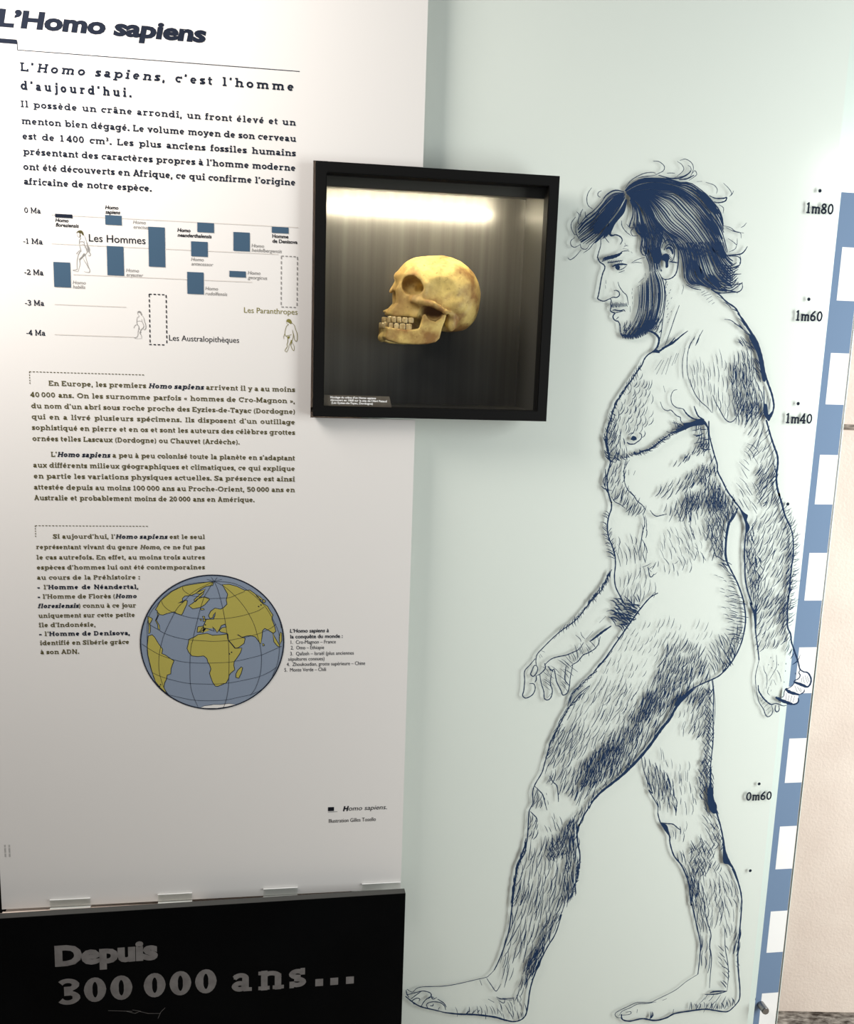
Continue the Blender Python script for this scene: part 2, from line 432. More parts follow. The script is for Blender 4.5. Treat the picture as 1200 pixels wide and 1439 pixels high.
    if acc:
        cx = {'e': .32, 'a': .27, 'ı': bx, 'o': .33, 'u': .32, 'c': .31}[ch]
        if acc == 'a': L((cx-.05, .80), (cx+.12, .98), k=.85)
        elif acc == 'g': L((cx+.05, .80), (cx-.12, .98), k=.85)
        elif acc == 'c': L((cx-.16, .80), (cx, .97), (cx+.16, .80), k=.75)
    return S, adv

def parse(text):
    """'|' toggles bold italic second ink, '_' italic, '^' bold second ink."""
    out = []; b = i = g = False
    for ch in text:
        if ch == '|': b = not b
        elif ch == '_': i = not i
        elif ch == '^': g = not g
        else: out.append((ch, b or i, b or g))
    return out

def slab_line(ink, x0, z0, text, cap, w=.135, x1=None, m=0, m2=None, track=.06, space=.34, xs=1.0, shear=.22, lift=0.0, tilt=0.0):
    chars = parse(text)
    adv = [None if c == ' ' else (.16 if c == '\u202f' else slab(c, w*(1.18 if bold else 1))[1]) for c, it, bold in chars]
    nsp = sum(a is None for a in adv); nl = len(adv) - nsp
    base = sum(a for a in adv if a is not None)*xs
    if x1 is not None:
        need = (x1-x0)/cap
        tr = track
        if nsp: xs = min(1.34, max(.80, (need-track*nl-.42*nsp)/base)); base *= xs
        if nsp:
            sp = (need - base - tr*nl)/nsp
            if sp < space or sp > space*2.4:
                tgt = space if sp < space else space*1.7
                tr = (need - base - tgt*nsp)/max(nl, 1)
                sp = tgt
        else:
            tr = (need - base)/max(nl-1, 1); sp = space
    else:
        tr, sp = track, space
    x = 0.0
    for (c, it, bold), a in zip(chars, adv):
        if a is None: x += sp; continue
        if c != '\u202f':
            for pts, pw, closed in slab(c, w*(1.18 if bold else 1))[0]:
                q = []
                for px, pz in pts:
                    ux = x + px*xs + (shear*pz if it else 0)
                    q.append((x0 + cap*ux, z0 + cap*(pz + tilt*ux)))
                ink.nib(q, pw*cap*(1 if xs > .8 else .5+.5*xs), (m2 if (bold and m2 is not None) else m), lift, closed)
        x += a*xs + tr
    return x0 + cap*x

# ------------------------------------------------------------------ plain sans lettering (the built-in face)
_sans = {}
def sans_shape(text, bold):
    key = (text, bold)
    if key not in _sans:
        cu = bpy.data.curves.new('lettering', 'FONT'); cu.body = text; cu.size = 1.0; cu.offset = bold; cu.resolution_u = 3
        o = bpy.data.objects.new('lettering', cu); COL.objects.link(o)
        dg = bpy.context.evaluated_depsgraph_get()
        me = o.evaluated_get(dg).to_mesh()
        v = [(p.co.x, p.co.y) for p in me.vertices]; f = [tuple(p.vertices) for p in me.polygons]
        o.evaluated_get(dg).to_mesh_clear()
        bpy.data.objects.remove(o); bpy.data.curves.remove(cu)
        _sans[key] = (v, f)
    return _sans[key]
def sans_line(ink, x0, z0, text, cap, x1=None, bold=0.0, shear=0.0, m=0, lift=0.0, tilt=0.0, rot90=False):
    v, f = sans_shape(text, bold)
    hv = sans_shape('H', 0.0)[0]
    s = cap/(max(p[1] for p in hv)-min(p[1] for p in hv))
    xa = min(p[0] for p in v); xb = max(p[0] for p in v)
    kx = s if x1 is None else (x1-x0)/(xb-xa)
    n = len(ink.v)
    for px, pz in v:
        ux = (px-xa)*kx + shear*pz*s; uz = pz*s + tilt*(px-xa)*kx
        if rot90: ux, uz = -uz, ux
        ink.v.append((x0+ux, ink.y-lift, z0+uz))
    for t in f:
        ink.f.append(tuple(n+i for i in t)); ink.fm.append(m)
# ------------------------------------------------------------------ setting
WALL_Y = 0.17
FLOOR_Z = -0.135
bm = bmesh.new(); add_box(bm, -3.2, 2.6, -4.0, WALL_Y+.62, FLOOR_Z-.1, FLOOR_Z)
tag(from_bm('floor', bm, M['stone']), kind='structure')
bm = bmesh.new()
add_box(bm, -3.2, 2.6, WALL_Y, WALL_Y+.02, -.0905, 1.3375, .0015)
add_box(bm, -3.2, 2.6, WALL_Y, WALL_Y+.02, 1.3495, 3.2, .0015)
TURN_W = Matrix.Translation((.16, WALL_Y, 0)) @ Matrix.Rotation(math.radians(-7.5), 4, 'Z') @ Matrix.Translation((-.16, -WALL_Y, 0))   # the wall is not quite parallel to the glass
bm.transform(TURN_W)
tag(from_bm('wall_back', bm, M['wallboard']), kind='structure')
bm = bmesh.new(); add_box(bm, -3.2, 2.6, WALL_Y+.021, WALL_Y+.06, FLOOR_Z, 3.2); bm.transform(TURN_W)
tag(from_bm('wall_rear', bm, M['stone']), kind='structure')

# ------------------------------------------------------------------ frosted glass panel with the printed man and the measuring scale
CX0, CX1, CZ0, CZ1 = -.9898, -.5655, 1.3580, 1.7872          # display case opening
GX0, GX1, GZ0, GZ1 = -.90, .0572, -.02, 2.40
glass = thing('glass_panel', 'pale green frosted glass panel printed with a walking man and a height scale', 'panel', ((GX0+GX1)/2, 0, GZ0))
mgn = .004
def notched(x0, x1, z0, z1, nx1):
    """Outline with the case cut out of its left side."""
    return [(x0, z0), (x1, z0), (x1, z1), (x0, z1), (x0, CZ1+mgn), (nx1, CZ1+mgn), (nx1, CZ0-mgn), (x0, CZ0-mgn)]
bm = bmesh.new(); add_prism(bm, notched(GX0, GX1, GZ0, GZ1, CX1+mgn), 0, .005)
from_bm('pane', bm, M['pane'], glass)
bm = bmesh.new(); add_prism(bm, notched(GX0, -.0100, GZ0, GZ1, CX1+mgn), .0054, .0084)
from_bm('backing_sheet', bm, M['frost'], glass)
bm = bmesh.new(); add_box(bm, GX1, GX1+.0012, .0, .005, GZ0, GZ1)
from_bm('polished_edge', bm, M['glass_edge'], glass)
bm = bmesh.new(); add_box(bm, .028, .100, .100, .105, FLOOR_Z, GZ1)  # pale strip added behind the clear gap so it reads light beside the scale
from_bm('added_pale_strip', bm, M['glass_edge'], glass)
INK_Y = -.0006
rul = Ink(INK_Y, ['ink_blue', 'ink_white'])
RW = .0530
rul.face([(0, GZ0), (RW, GZ0), (RW, 1.8), (0, 1.8)], 0)
for k in range(9):
    z0 = .2*k
    z0 = z0 if k else GZ0
    rul.face([(.0140, z0), (RW, z0), (RW, .2*k+.1), (.0140, .2*k+.1)], 1, .0001)
rul.build('measuring_scale', glass, 'slate blue and white ten centimetre height scale')
for h in (1.8, 1.6, 1.4, 1.2, .6, .4):
    dot = Ink(INK_Y, ['ink_dark']); dot.dot(-.0437, h, .0034)
    dot.build('height_dot', glass)
def height_label(text, px0, px1, py):
    k = Ink(INK_Y, ['ink_dark'])
    x0, z0 = photo(px0, py, 0); x1, _ = photo(px1, py, 0)
    adv = sum(slab(c, .19)[1] if c != 'm' else .80 for c in text)
    cap = .0203
    xs = (x1-x0)/cap/(adv+.05)
    x = x0
    for c in text:
        S, a = slab(c, .19)
        sc = .8 if c == 'm' else 1
        for pts, pw, cl in S:
            k.nib([(x+p*cap*xs*sc, z0+q*cap*(.92 if c == 'm' else 1)) for p, q in pts], pw*cap*.85, 0, 0, cl)
        x += a*cap*xs*sc + .0004
    k.build('height_label', glass, 'height label reading ' + text)
height_label('1m80', 1131.7, 1169.4, 299.8)
height_label('1m60', 1117, 1153.8, 450.8)
height_label('1m40', 1103, 1139.4, 594.9)
height_label('0m60', 1047.5, 1082.3, 1125.4)
# stand-off bolt through the pane, near the foot of the scale
def standoff(x, z, name='standoff_bolt'):
    bm = bmesh.new()
    add_tube(bm, (x, -.022, z), (x, -.0012, z), .0082, 28)
    add_tube(bm, (x, -.0245, z), (x, -.022, z), .0070, 28)
    add_tube(bm, (x, .0087, z), (x, .016, z), .0045, 20)
    o = from_bm(name, bm, M['steel'], glass)
    return o
standoff(.0135, .0735)
# ------------------------------------------------------------------ the printed man: pen strokes on the glass
rnd = random.Random(7)
def smooth(pts, n=6):
    if len(pts) < 3: return list(pts)
    P = [(2*pts[0][0]-pts[1][0], 2*pts[0][1]-pts[1][1])] + list(pts) + [(2*pts[-1][0]-pts[-2][0], 2*pts[-1][1]-pts[-2][1])]
    out = []
    for i in range(1, len(P)-2):
        p0, p1, p2, p3 = P[i-1], P[i], P[i+1], P[i+2]
        for k in range(n):
            t = k/n
            out.append(tuple(.5*((2*p1[j]) + (-p0[j]+p2[j])*t + (2*p0[j]-5*p1[j]+4*p2[j]-p3[j])*t*t + (-p0[j]+3*p1[j]-3*p2[j]+p3[j])*t**3) for j in (0, 1)))
    out.append(tuple(pts[-1])); return out
SCL = 1/757.0                                            # metres of pane per unit of the tracing
class Pen:
    def __init__(self, ink, y, m=0): self.ink, self.y, self.m = ink, y, m
    def raw(self, pts, wid, closed=False):
        self.ink.ribbon([photo(a, b, self.y) for a, b in pts], [w*SCL for w in wid] if isinstance(wid, list) else wid*SCL, self.m, 0, closed)
    def line(self, w, pts, taper=.45, n=6):
        q = smooth(pts, n); k = len(q); w *= 1.22
        self.raw(q, [w*(1-taper*(abs(2*i/(k-1)-1))**2.2)*(1+.12*math.sin(i*1.7)) for i in range(k)])
    def ticks(self, w, strokes):
        for s in strokes: self.line(w, s, .7, 3)
    def hair(self, x, y, ang, ln, w, bend=.12):
        a = math.radians(ang); dx, dy = math.cos(a)*ln/2, -math.sin(a)*ln/2
        b = bend*ln
        q = [(x-dx, y-dy), (x-dx*.35-dy/ln*b*2*.8, y-dy*.35+dx/ln*b*2*.8), (x+dx*.35-dy/ln*b*2*.8, y+dy*.35+dx/ln*b*2*.8), (x+dx, y+dy)]
        self.raw(q, [w*.55, w, w*.9, w*.3])
    def hatch(self, poly, ang, sp, ln, w, jit=7, keep=1.0, bend=.06, fade=None):
        w *= 1.2; ln *= 1.3; sp *= .94
        a = math.radians(ang); d = (math.cos(a), -math.sin(a)); nrm = (-d[1], d[0])
        us = [p[0]*d[0]+p[1]*d[1] for p in poly]; vs = [p[0]*nrm[0]+p[1]*nrm[1] for p in poly]
        v = min(vs)
        while v < max(vs):
            u = min(us) + rnd.random()*ln
            while u < max(us):
                uu = u + rnd.uniform(-.25, .25)*ln; vv = v + rnd.uniform(-.38, .38)*sp
                x, y = d[0]*uu+nrm[0]*vv, d[1]*uu+nrm[1]*vv
                if inside(x, y, poly) and rnd.random() < keep:
                    k = w*rnd.uniform(.7, 1.25)
                    self.hair(x, y, ang+rnd.gauss(0, jit), ln*rnd.uniform(.65, 1.25), k, rnd.gauss(bend, .05))
                u += ln*rnd.uniform(.85, 1.2)
            v += sp*rnd.uniform(.8, 1.2)
    def blend(self, guides, cover, w):
        """Locks of hair: strokes spread between neighbouring guide lines."""
        R = [resample(smooth(g), 22) for g in guides]
        for A, B in zip(R, R[1:]):
            gapw = sum(math.hypot(A[j][0]-B[j][0], A[j][1]-B[j][1]) for j in range(4, 20))/16
            per = max(2, round(gapw*cover/w))
            for i in range(per):
                s = (i+rnd.uniform(.15, .85))/per
                line = [(p[0]*(1-s)+q[0]*s, p[1]*(1-s)+q[1]*s) for p, q in zip(A, B)]
                pos = 0.0
                while pos < .97:
                    l = rnd.uniform(.30, .75)
                    a = max(0, int(pos*21)); b = min(21, int((pos+l)*21)+1)
                    if b-a >= 2:
                        seg = line[a:b+1]; k = len(seg); ww = w*rnd.uniform(.6, 1.3)
                        off = rnd.uniform(-.7, .7)
                        self.raw([(x+off, y+off*.6) for x, y in seg], [ww*(.25+.75*math.sin(math.pi*(j+.4)/(k-.2))**.6) for j in range(k)])
                    pos += l*rnd.uniform(.75, 1.05)
    def fur(self, path, sp, rel, ln, w, jit=14, side=0.0, bend=.1):
        """Short hairs standing on an outline; rel = angle to the outline's own direction."""
        w *= 1.25; q = smooth(path, 8); acc = 0.0
        for (x0, y0), (x1, y1) in zip(q, q[1:]):
            L = math.hypot(x1-x0, y1-y0); acc += L
            while acc > sp:
                acc -= sp*rnd.uniform(.7, 1.3)
                a = math.degrees(math.atan2(-(y1-y0), x1-x0)) + rel + rnd.gauss(0, jit)
                l = ln*rnd.uniform(.6, 1.3)
                cx = x1 + math.cos(math.radians(a))*l*(.5*side); cy = y1 - math.sin(math.radians(a))*l*(.5*side)
                self.hair(cx, cy, a, l, w*rnd.uniform(.7, 1.2), rnd.gauss(bend, .05))
    def fill(self, pts, n=4, lift=0.0):
        self.ink.poly([photo(a, b, self.y) for a, b in smooth(pts, n)], self.m, lift)
def inside(x, y, poly):
    c = False; j = len(poly)-1
    for i in range(len(poly)):
        if (poly[i][1] > y) != (poly[j][1] > y) and x < (poly[j][0]-poly[i][0])*(y-poly[i][1])/(poly[j][1]-poly[i][1])+poly[i][0]: c = not c
        j = i
    return c
def resample(q, k):
    d = [0.0]
    for a, b in zip(q, q[1:]): d.append(d[-1]+math.hypot(b[0]-a[0], b[1]-a[1]))
    out = []; j = 0
    for i in range(k):
        t = d[-1]*i/(k-1)
        while j < len(d)-2 and d[j+1] < t: j += 1
        f = (t-d[j])/max(d[j+1]-d[j], 1e-9)
        out.append((q[j][0]+(q[j+1][0]-q[j][0])*f, q[j][1]+(q[j+1][1]-q[j][1])*f))
    return out

A = frame(790, 220, 8); B = frame(910, 220, 8); C = frame(820, 340, 8); D = frame(920, 340, 8); E = frame(840, 470, 8); FF = frame(960, 440, 8)
G = frame(960, 560, 8); H = frame(960, 690, 7.0588); I = frame(840, 570, 8); J = frame(830, 690, 8); K = frame(1030, 840, 7.994); L = frame(840, 790, 5.4545)
MM = frame(730, 960, 6); NN = frame(860, 920, 7.0588); Q = frame(720, 800, 7.0588); R = frame(690, 1090, 7.5); S = frame(890, 1080, 7.0588); T = frame(560, 1250, 5.2174); U = frame(850, 1220, 5.7143)

out_ink = Ink(INK_Y-.0003, ['ink_navy', 'ink_white']); P = Pen(out_ink, 0)
hatch_ink = Ink(INK_Y-.0001, ['ink_navy']); V = Pen(hatch_ink, 0)
hair_ink = Ink(INK_Y-.0002, ['ink_navy']); Z = Pen(hair_ink, 0)
beard_ink = Ink(INK_Y-.0002, ['ink_navy']); Y = Pen(beard_ink, 0)

w_ = Pen(out_ink, 0, 1)
out_ink.n = 0; w_.fill(K((690,950),(740,880),(790,830),(840,842),(872,900),(868,960),(832,1000),(800,1060),(740,1088),(725,1150),(712,1185),(670,1195),(600,1180),(560,1110),(590,1020),(660,990)), 3, -.00008)
# --- hair
front = [A((700,400),(600,375),(500,425),(420,530),(340,610),(270,665),(205,755),(165,800)),
         A((700,415),(570,450),(455,560),(350,680),(250,760),(185,840)),
         A((700,440),(580,540),(470,660),(360,780),(260,860),(180,920)),
         A((705,460),(620,580),(520,700),(420,820),(330,900),(215,980)),
         A((715,480),(660,600),(590,700),(500,800),(430,890),(320,990))]
Z.blend(front, .80, 1.9)
Z.fill(A((690,420),(610,430),(540,500),(470,600),(400,700),(350,800),(360,870),(420,850),(500,750),(600,600),(690,500)))
Z.blend([front[-1], A((730,490),(700,620),(640,700),(590,760),(560,830),(535,880))], .85, 1.9)
top = [A((705,385),(740,330),(830,265),(920,235),(1010,235),(1200,245)) + B((350,282),(430,275),(500,292),(570,340),(640,390),(690,440),(740,500),(800,570),(840,650),(855,750)),
       A((715,395),(850,330),(1000,300),(1150,310)) + B((350,350),(450,400),(560,480),(650,580),(730,680),(800,800),(850,900)),
       A((720,415),(850,390),(1000,375),(1150,400)) + B((300,400),(400,470),(500,580),(600,700),(700,850),(780,980),(830,1080)),
       A((735,430),(880,440),(1000,450),(1100,520)) + B((220,600),(290,700),(380,780),(460,860),(540,960),(620,1060),(700,1120)),
       A((750,445),(880,460),(960,520),(1010,600),(1060,700),(1120,780)) + B((230,850),(320,900),(400,960),(470,1060),(540,1150)),
       A((760,455),(850,495),(910,560),(950,640),(990,740),(1040,830)) + B((130,900),(150,960)),
       A((770,470),(840,560),(870,640),(890,740),(910,840),(950,910)),
       A((760,490),(790,560),(790,660),(760,740),(740,790))]
Z.blend(top[:3], .62, 2.1); Z.blend(top[2:6], .68, 1.9); Z.blend(top[5:], .68, 1.6)
Z.fill(B((520,330),(600,390),(690,460),(750,540),(800,640),(740,640),(690,600),(640,540),(600,470)))
Z.blend([A((800,740),(830,830),(895,900),(900,990),(890,1050)), A((900,740),(930,860),(960,960),(960,1040),(950,1120)), A((1010,780),(1040,880),(1060,960),(1060,1060),(1080,1130)), A((1100,800),(1130,880),(1120,960),(1100,1020))], .85, 1.7)
back = [D((245,20),(300,150),(325,300),(335,420),(390,490),(500,520)),
        D((310,20),(350,150),(370,280),(370,380),(420,460),(500,470)),
        D((380,0),(420,150),(440,280),(460,380),(540,460),(640,530)),
        D((480,0),(520,140),(560,270),(600,380),(680,470),(760,540),(800,560)),
        D((580,0),(620,120),(670,240),(730,350),(800,430),(880,480)),
        D((680,0),(720,80),(760,180),(820,260),(880,330)),
        D((780,0),(790,80),(830,160),(880,190))]
Z.blend(back[:3], .8, 1.8); Z.blend(back[2:], .80, 2.1)
Z.blend([B((540,700),(640,820),(720,960),(800,1080)), B((700,640),(800,760),(850,880),(900,1080))], .75, 2.1)
Z.fill(D((400,160),(450,220),(490,260),(540,330),(560,400),(500,400),(450,330),(420,250)))
Z.fill(D((700,70),(770,100),(810,150),(780,190),(720,150)))
Z.fill(D((600,360),(660,380),(720,450),(740,510),(680,490),(620,420)))
for i in range(11):
    a = i/10
    Z.line(1.3, D((700+a*40,230+a*300),(790+a*20,265+a*280),(850+a*20,270+a*270),(900+rnd.uniform(-20,70),235+a*240)))
for s in [((330,350),(290,410),(275,480),(290,550),(340,590)), ((440,385),(405,405),(400,440),(430,460)), ((160,620),(190,660),(175,740),(200,770)), ((230,590),(205,640),(200,680)),
          ((255,620),(265,680),(300,680)), ((150,680),(105,740),(100,800),(130,870),(160,880)), ((150,780),(155,860),(190,930)), ((140,910),(95,950),(100,1000),(140,1020),(200,990)),
          ((200,980),(215,1030),(270,1040),(310,980)), ((400,920),(340,990),(300,1040),(235,1085)), ((210,1050),(150,1120),(90,1160),(60,1135)), ((190,770),(300,690),(400,600)), ((180,850),(240,790),(330,720)),
          ((665,720),(670,780),(710,840),(770,890)), ((480,840),(470,890),(500,940),(525,970)), ((720,760),(760,800),(800,800),(770,840),(790,890),(850,890)), ((1020,50),(1090,60),(1145,110),(1135,160),(1080,190),(1030,215)),
          ((705,360),(760,280),(830,230),(920,190),(1010,178),(1050,190)), ((1030,215),(930,225),(850,240))]:
    Z.line(.9, A(*s), .5)
for s in [((520,740),(510,830),(545,890),(600,880),(655,905),(672,945),(650,990)), ((600,730),(560,790),(540,870),(570,885)), ((800,740),(825,830),(890,905),(888,980),(880,1040),(900,1100),(935,1115))]:
    Z.line(1.5, A(*s), .5)
for s in [((330,55),(380,90),(405,140),(380,180),(330,220)), ((360,45),(420,30),(480,60),(510,110),(505,170),(470,240)), ((450,100),(480,120),(480,170),(400,220),(300,235)), ((500,190),(530,160),(550,200),(520,230),(460,270)),
          ((215,188),(260,186),(305,188)), ((550,282),(610,280)), ((650,290),(740,320),(780,370),(770,420)), ((850,300),(910,360),(940,410),(930,440)), ((965,385),(945,425),(915,450)), ((800,540),(850,580),(845,640)),
          ((855,780),(930,800),(980,840),(1040,860),(1050,920)), ((880,800),(980,845),(1080,860)), ((1110,745),(1080,780),(1045,800)), ((900,920),(960,960),(1000,990),(1005,920)), ((1000,990),(980,1040),(910,1075)),
          ((1035,1110),(1045,1160),(1030,1200))]:
    Z.line(.8, B(*s), .5)
for s in [((690,440),(760,470),(850,470),(885,462),(870,500),(800,520),(740,510)), ((1120,1010),(1080,1070),(1030,1100),(920,1110),(850,1120)), ((120,210),(250,245),(370,240),(460,190),(480,160)), ((350,260),(440,250),(520,210))]:
    Z.line(1.6, B(*s), .5)
for s in [((830,160),(930,165),(962,200),(950,260),(900,290),(840,290)), ((980,460),(982,520),(940,560),(860,565),(760,575),(690,560)), ((860,485),(960,470),(985,455)), ((700,500),(800,540),(900,560),(930,575)), ((800,420),(880,370),(970,360)), ((640,540),(700,575),(770,575)), ((400,380),(420,430),(480,465),(530,460)), ((350,480),(430,520),(520,540))]:
    Z.line(1.3, D(*s), .5)
# --- face
P.line(1.5, A((430,920),(430,1000),(410,1070),(395,1130)) + C((158,180),(180,225),(230,262),(236,300),(215,350),(195,430),(180,520),(165,600),(156,635),(185,656),(225,666),(260,655),(292,640),(312,655)))
P.line(1.3, C((290,640),(330,622),(370,624),(400,600),(395,562),(365,545),(340,548)))
P.line(1.5, C((312,655),(300,690),(306,730),(300,770),(320,790),(350,802),(330,830),(336,865),(365,888),(385,892),(405,930),(410,990),(420,1040),(450,1080)))
P.line(1.4, C((322,770),(350,764),(380,772),(420,772),(450,764),(466,785))); P.line(.9, C((350,800),(390,790),(450,776))); P.line(.9, C((362,872),(385,850),(395,845)))
for i in range(11):
    x = 322+i*16; P.line(1.1, C((x-6,682+rnd.uniform(-6,10)),(x,712),(x+rnd.uniform(-8,10),742-i*1.5)))
P.line(.9, C((300,770),(318,700),(310,660)))
P.line(1.0, C((385,450),(400,500),(440,560),(480,600),(495,660),(500,710)))
P.line(4.0, C((212,196),(250,184),(320,170),(385,148),(432,120)), .8)
for i in range(13):
    x, y = 212+i*16, 205-i*5.5
    P.hair(*C((x, y))[0], 60, 6.5, 1.1)
for i in range(8): P.hair(*C((275+i*20, 226-i*1.2))[0], 120, 4.5, .9)
P.line(1.1, C((262,235),(330,226),(440,208)))
P.line(2.2, C((320,278),(365,258),(430,250),(490,257)), .5); P.fill(C((355,268),(390,262),(408,285),(395,312),(365,308),(352,288)))
P.line(.9, C((375,315),(410,312),(445,298),(482,268))); P.line(.7, C((390,345),(415,338),(460,320)))
P.line(.9, C((410,122),(440,106),(490,100),(512,106)))
for s in [((530,238),(600,200),(690,172)), ((545,235),(600,230),(655,236)), ((455,42),(500,46)), ((440,75),(505,85)), ((450,60),(490,30)), ((460,10),(470,40)), ((248,430),(250,470)), ((243,490),(245,525)), ((530,110),(545,125)), ((545,520),(546,545)), ((542,560),(540,590)), ((548,610),(545,640)), ((550,670),(548,700)), ((520,720),(522,790)), ((690,350),(690,380)), ((615,460),(680,400)), ((600,510),(640,480))]:
    P.line(.7, C(*s))
# ear
P.line(1.5, D((75,70),(90,20),(125,-15),(165,-25),(215,5),(255,70),(265,150),(262,230),(245,330),(215,385),(165,415),(105,420),(80,400)))
P.line(1.5, D((100,95),(130,45),(165,30),(205,60),(220,115),(215,170),(195,215))); P.line(3.0, D((125,80),(160,65),(190,95),(200,140)), .5); P.line(1.4, D((160,222),(210,228),(265,236)))
P.fill(D((70,160),(115,130),(150,140),(165,180),(150,225),(150,280),(120,290),(115,225),(80,205)))
for i in range(5): P.hair(*D((150+i*10, 150+i*14))[0], 40, 5, 1.2)
# --- beard and sideburn
side = [C((650,40),(690,150),(735,250),(740,340)), C((740,20),(770,150),(790,250),(800,340)), C((870,60),(880,150),(860,250),(880,330))]
Y.blend(side, .75, 1.7)
Y.fill(C((770,90),(850,80),(880,160),(850,240),(800,240),(770,170)))
beard = [C((600,520),(615,640),(605,760),(560,870),(510,940),(440,1010),(430,1050)), C((645,480),(640,600),(630,740),(610,850),(560,950),(480,1050)), C((690,450),(690,600),(680,740),(660,850),(620,950),(540,1070)),
         C((740,350),(750,560),(750,700),(740,820),(700,920),(620,1050)), C((785,330),(830,480),(840,640),(820,780),(780,900),(690,1020)), C((840,330),(895,440),(912,560),(905,680),(880,800),(820,930),(760,1010))]
Y.blend(beard[:2], .45, 1.0); Y.blend(beard[1:3], .62, 1.4); Y.blend(beard[2:4], .72, 1.6); Y.blend(beard[3:], .78, 1.8)
Y.fill(C((720,880),(790,870),(810,910),(770,980),(690,1000),(600,1050),(540,1060),(600,1000),(660,940)))
for i in range(26):
    x = 430+i*11; y = 1055+40*math.sin(i/25*math.pi*.9)-i*2.6
    Y.hair(*C((x, y))[0], 118+rnd.uniform(-15, 15), 8, 1.4)
for i in range(22): Y.hair(*C((445+rnd.random()*180, 900+rnd.random()*120))[0], 75, 8, 1.2)
for i in range(14): Y.hair(*C((800+rnd.random()*70, 860+rnd.random()*150))[0], 60, 9, 1.1)
P.line(2.6, C((700,1005),(745,1003),(800,1030),(838,1070),(846,1110),(832,1170),(815,1200)), .3)
# --- neck, nape, shoulder
P.line(1.1, D((105,420),(125,440),(112,520),(122,600),(105,760),(85,900),(65,1060),(40,1115)))
P.line(1.0, D((275,710),(230,830),(180,980),(112,1170))); P.line(.6, D((315,480),(320,520),(300,590)))
for s in [((370,1000),(290,1060),(200,1140),(110,1190)), ((225,1075),(160,1150),(75,1195)), ((240,1090),(190,1140),(120,1190))]: P.line(1.8, D(*s), .6)
for i in range(16): P.hair(*D((120+rnd.random()*75, 450+i*30))[0], 60, 3, .7)
P.line(1.9, D((630,530),(720,590),(800,670),(900,740),(950,820),(1000,910),(1060,1000),(1110,1090),(1160,1200)), .2)
for s in [((760,640),(700,610)), ((520,570),(560,550)), ((525,600),(600,560)), ((550,610),(630,585)), ((575,650),(640,610)), ((600,680),(650,650)), ((640,700),(670,680))]: P.line(.8, D(*s))
P.line(1.0, D((780,870),(850,880),(920,930),(1000,990),(1080,1050))); P.line(.9, D((540,990),(490,1080),(455,1165))); P.line(.8, D((450,1060),(400,1150),(385,1200)))
V.hatch(D((800,690),(900,760),(1020,980),(1130,1200),(1060,1190),(960,980),(860,800)), 142, 4, 12, 1.0)
V.hatch(D((880,1120),(960,1050),(1130,1180),(1150,1260),(1000,1220)), 135, 5, 9, .8)
# shoulder back
P.line(2.6, FF((610,0),(680,90),(750,200),(820,310),(860,420),(890,540),(910,660),(950,790),(990,900),(1012,1000),(1015,1060),(990,1150),(955,1190)), .3)
P.fill(FF((735,225),(800,290),(850,400),(885,540),(905,670),(925,760),(890,760),(865,640),(835,480),(790,380),(740,280)))
P.fill(FF((905,1015),(940,1030),(950,1110),(960,1140),(1000,1100),(985,1170),(955,1215),(905,1130)), 3)
P.line(1.5, FF((900,820),(905,920),(905,1010),(905,1120),(940,1190))); P.line(1, FF((945,930),(935,1040))); P.line(1, FF((980,960),(960,1080)))
V.hatch(FF((640,330),(700,250),(770,330),(840,480),(880,740),(850,800),(740,560)), 122, 3.3, 13, 1.1)
V.hatch(FF((520,540),(600,460),(720,430),(800,560),(860,760),(890,900),(840,1200),(560,1200),(520,900)), 96, 2.9, 14, 1.15)
V.hatch(FF((560,560),(700,520),(800,640),(830,900),(760,1150),(590,1100)), 80, 4.0, 14, 1.0)
V.hatch(FF((70,640),(180,540),(300,470),(520,520),(545,1150),(420,1150),(330,1050),(180,960),(90,800)), 95, 4.9, 17, .75, 4)
P.line(.9, E((1090,40),(1040,100),(1010,200),(1000,330),(1010,460),(1050,590))); P.line(1.1, E((1035,500),(1060,600),(1110,700),(1160,760)) + G((210,50),(270,100),(320,160)))
P.line(.9, E((1145,0),(1125,70),(1095,125))); P.line(.8, E((980,150),(950,300),(950,430),(958,500)))
P.line(1.2, G((330,-40),(360,40),(410,130),(460,220),(510,262),(555,255),(600,200),(650,60)))
# --- arm (near)
P.line(2.7, G((930,240),(980,420),(1020,540),(1055,640),(1060,740),(1045,860),(1050,980),(1080,1100)) + H((945,20),(980,140),(1010,250),(1060,350)), .25)
P.line(2.2, H((1060,350),(1085,450),(1090,600),(1072,760),(1058,900),(1045,1040)) + K((615,0),(608,150),(610,320),(645,410),(655,500),(700,630),(730,720),(750,800),(790,830)), .3)
P.fill(G((1045,800),(1062,760),(1055,900),(1065,1020),(1090,1130),(1045,1010)), 3); P.line(1.1, G((1005,720),(1030,780),(1045,860)))
P.line(2.0, G((285,255),(290,400),(320,530),(350,640),(380,740),(385,820),(440,930),(500,1050),(570,1140)) + H((500,95),(560,170),(600,260),(625,360),(612,480),(605,620),(610,760),(615,880),(640,1000),(680,1120)) + K((190,60),(225,150),(245,240),(248,350),(262,460),(280,600),(290,700)), .2)
P.line(1.0, K((290,700),(268,790),(250,880),(255,990),(270,1090)), .3)
P.fill(H((530,120),(600,210),(640,240),(630,290),(660,360),(620,420),(612,300)), 3); P.fill(K((165,0),(215,100),(240,130),(275,60),(262,180),(262,330),(245,330),(225,170)), 3)
V.hatch(G((560,-20),(900,-20),(905,180),(960,400),(1030,650),(1040,800),(1040,1000),(830,1000),(835,750),(745,420),(640,180)), 63, 4.3, 15, 1.05)
V.hatch(G((700,60),(900,60),(930,240),(800,480),(720,300)), 62, 4.2, 14, 1.0, keep=.7)
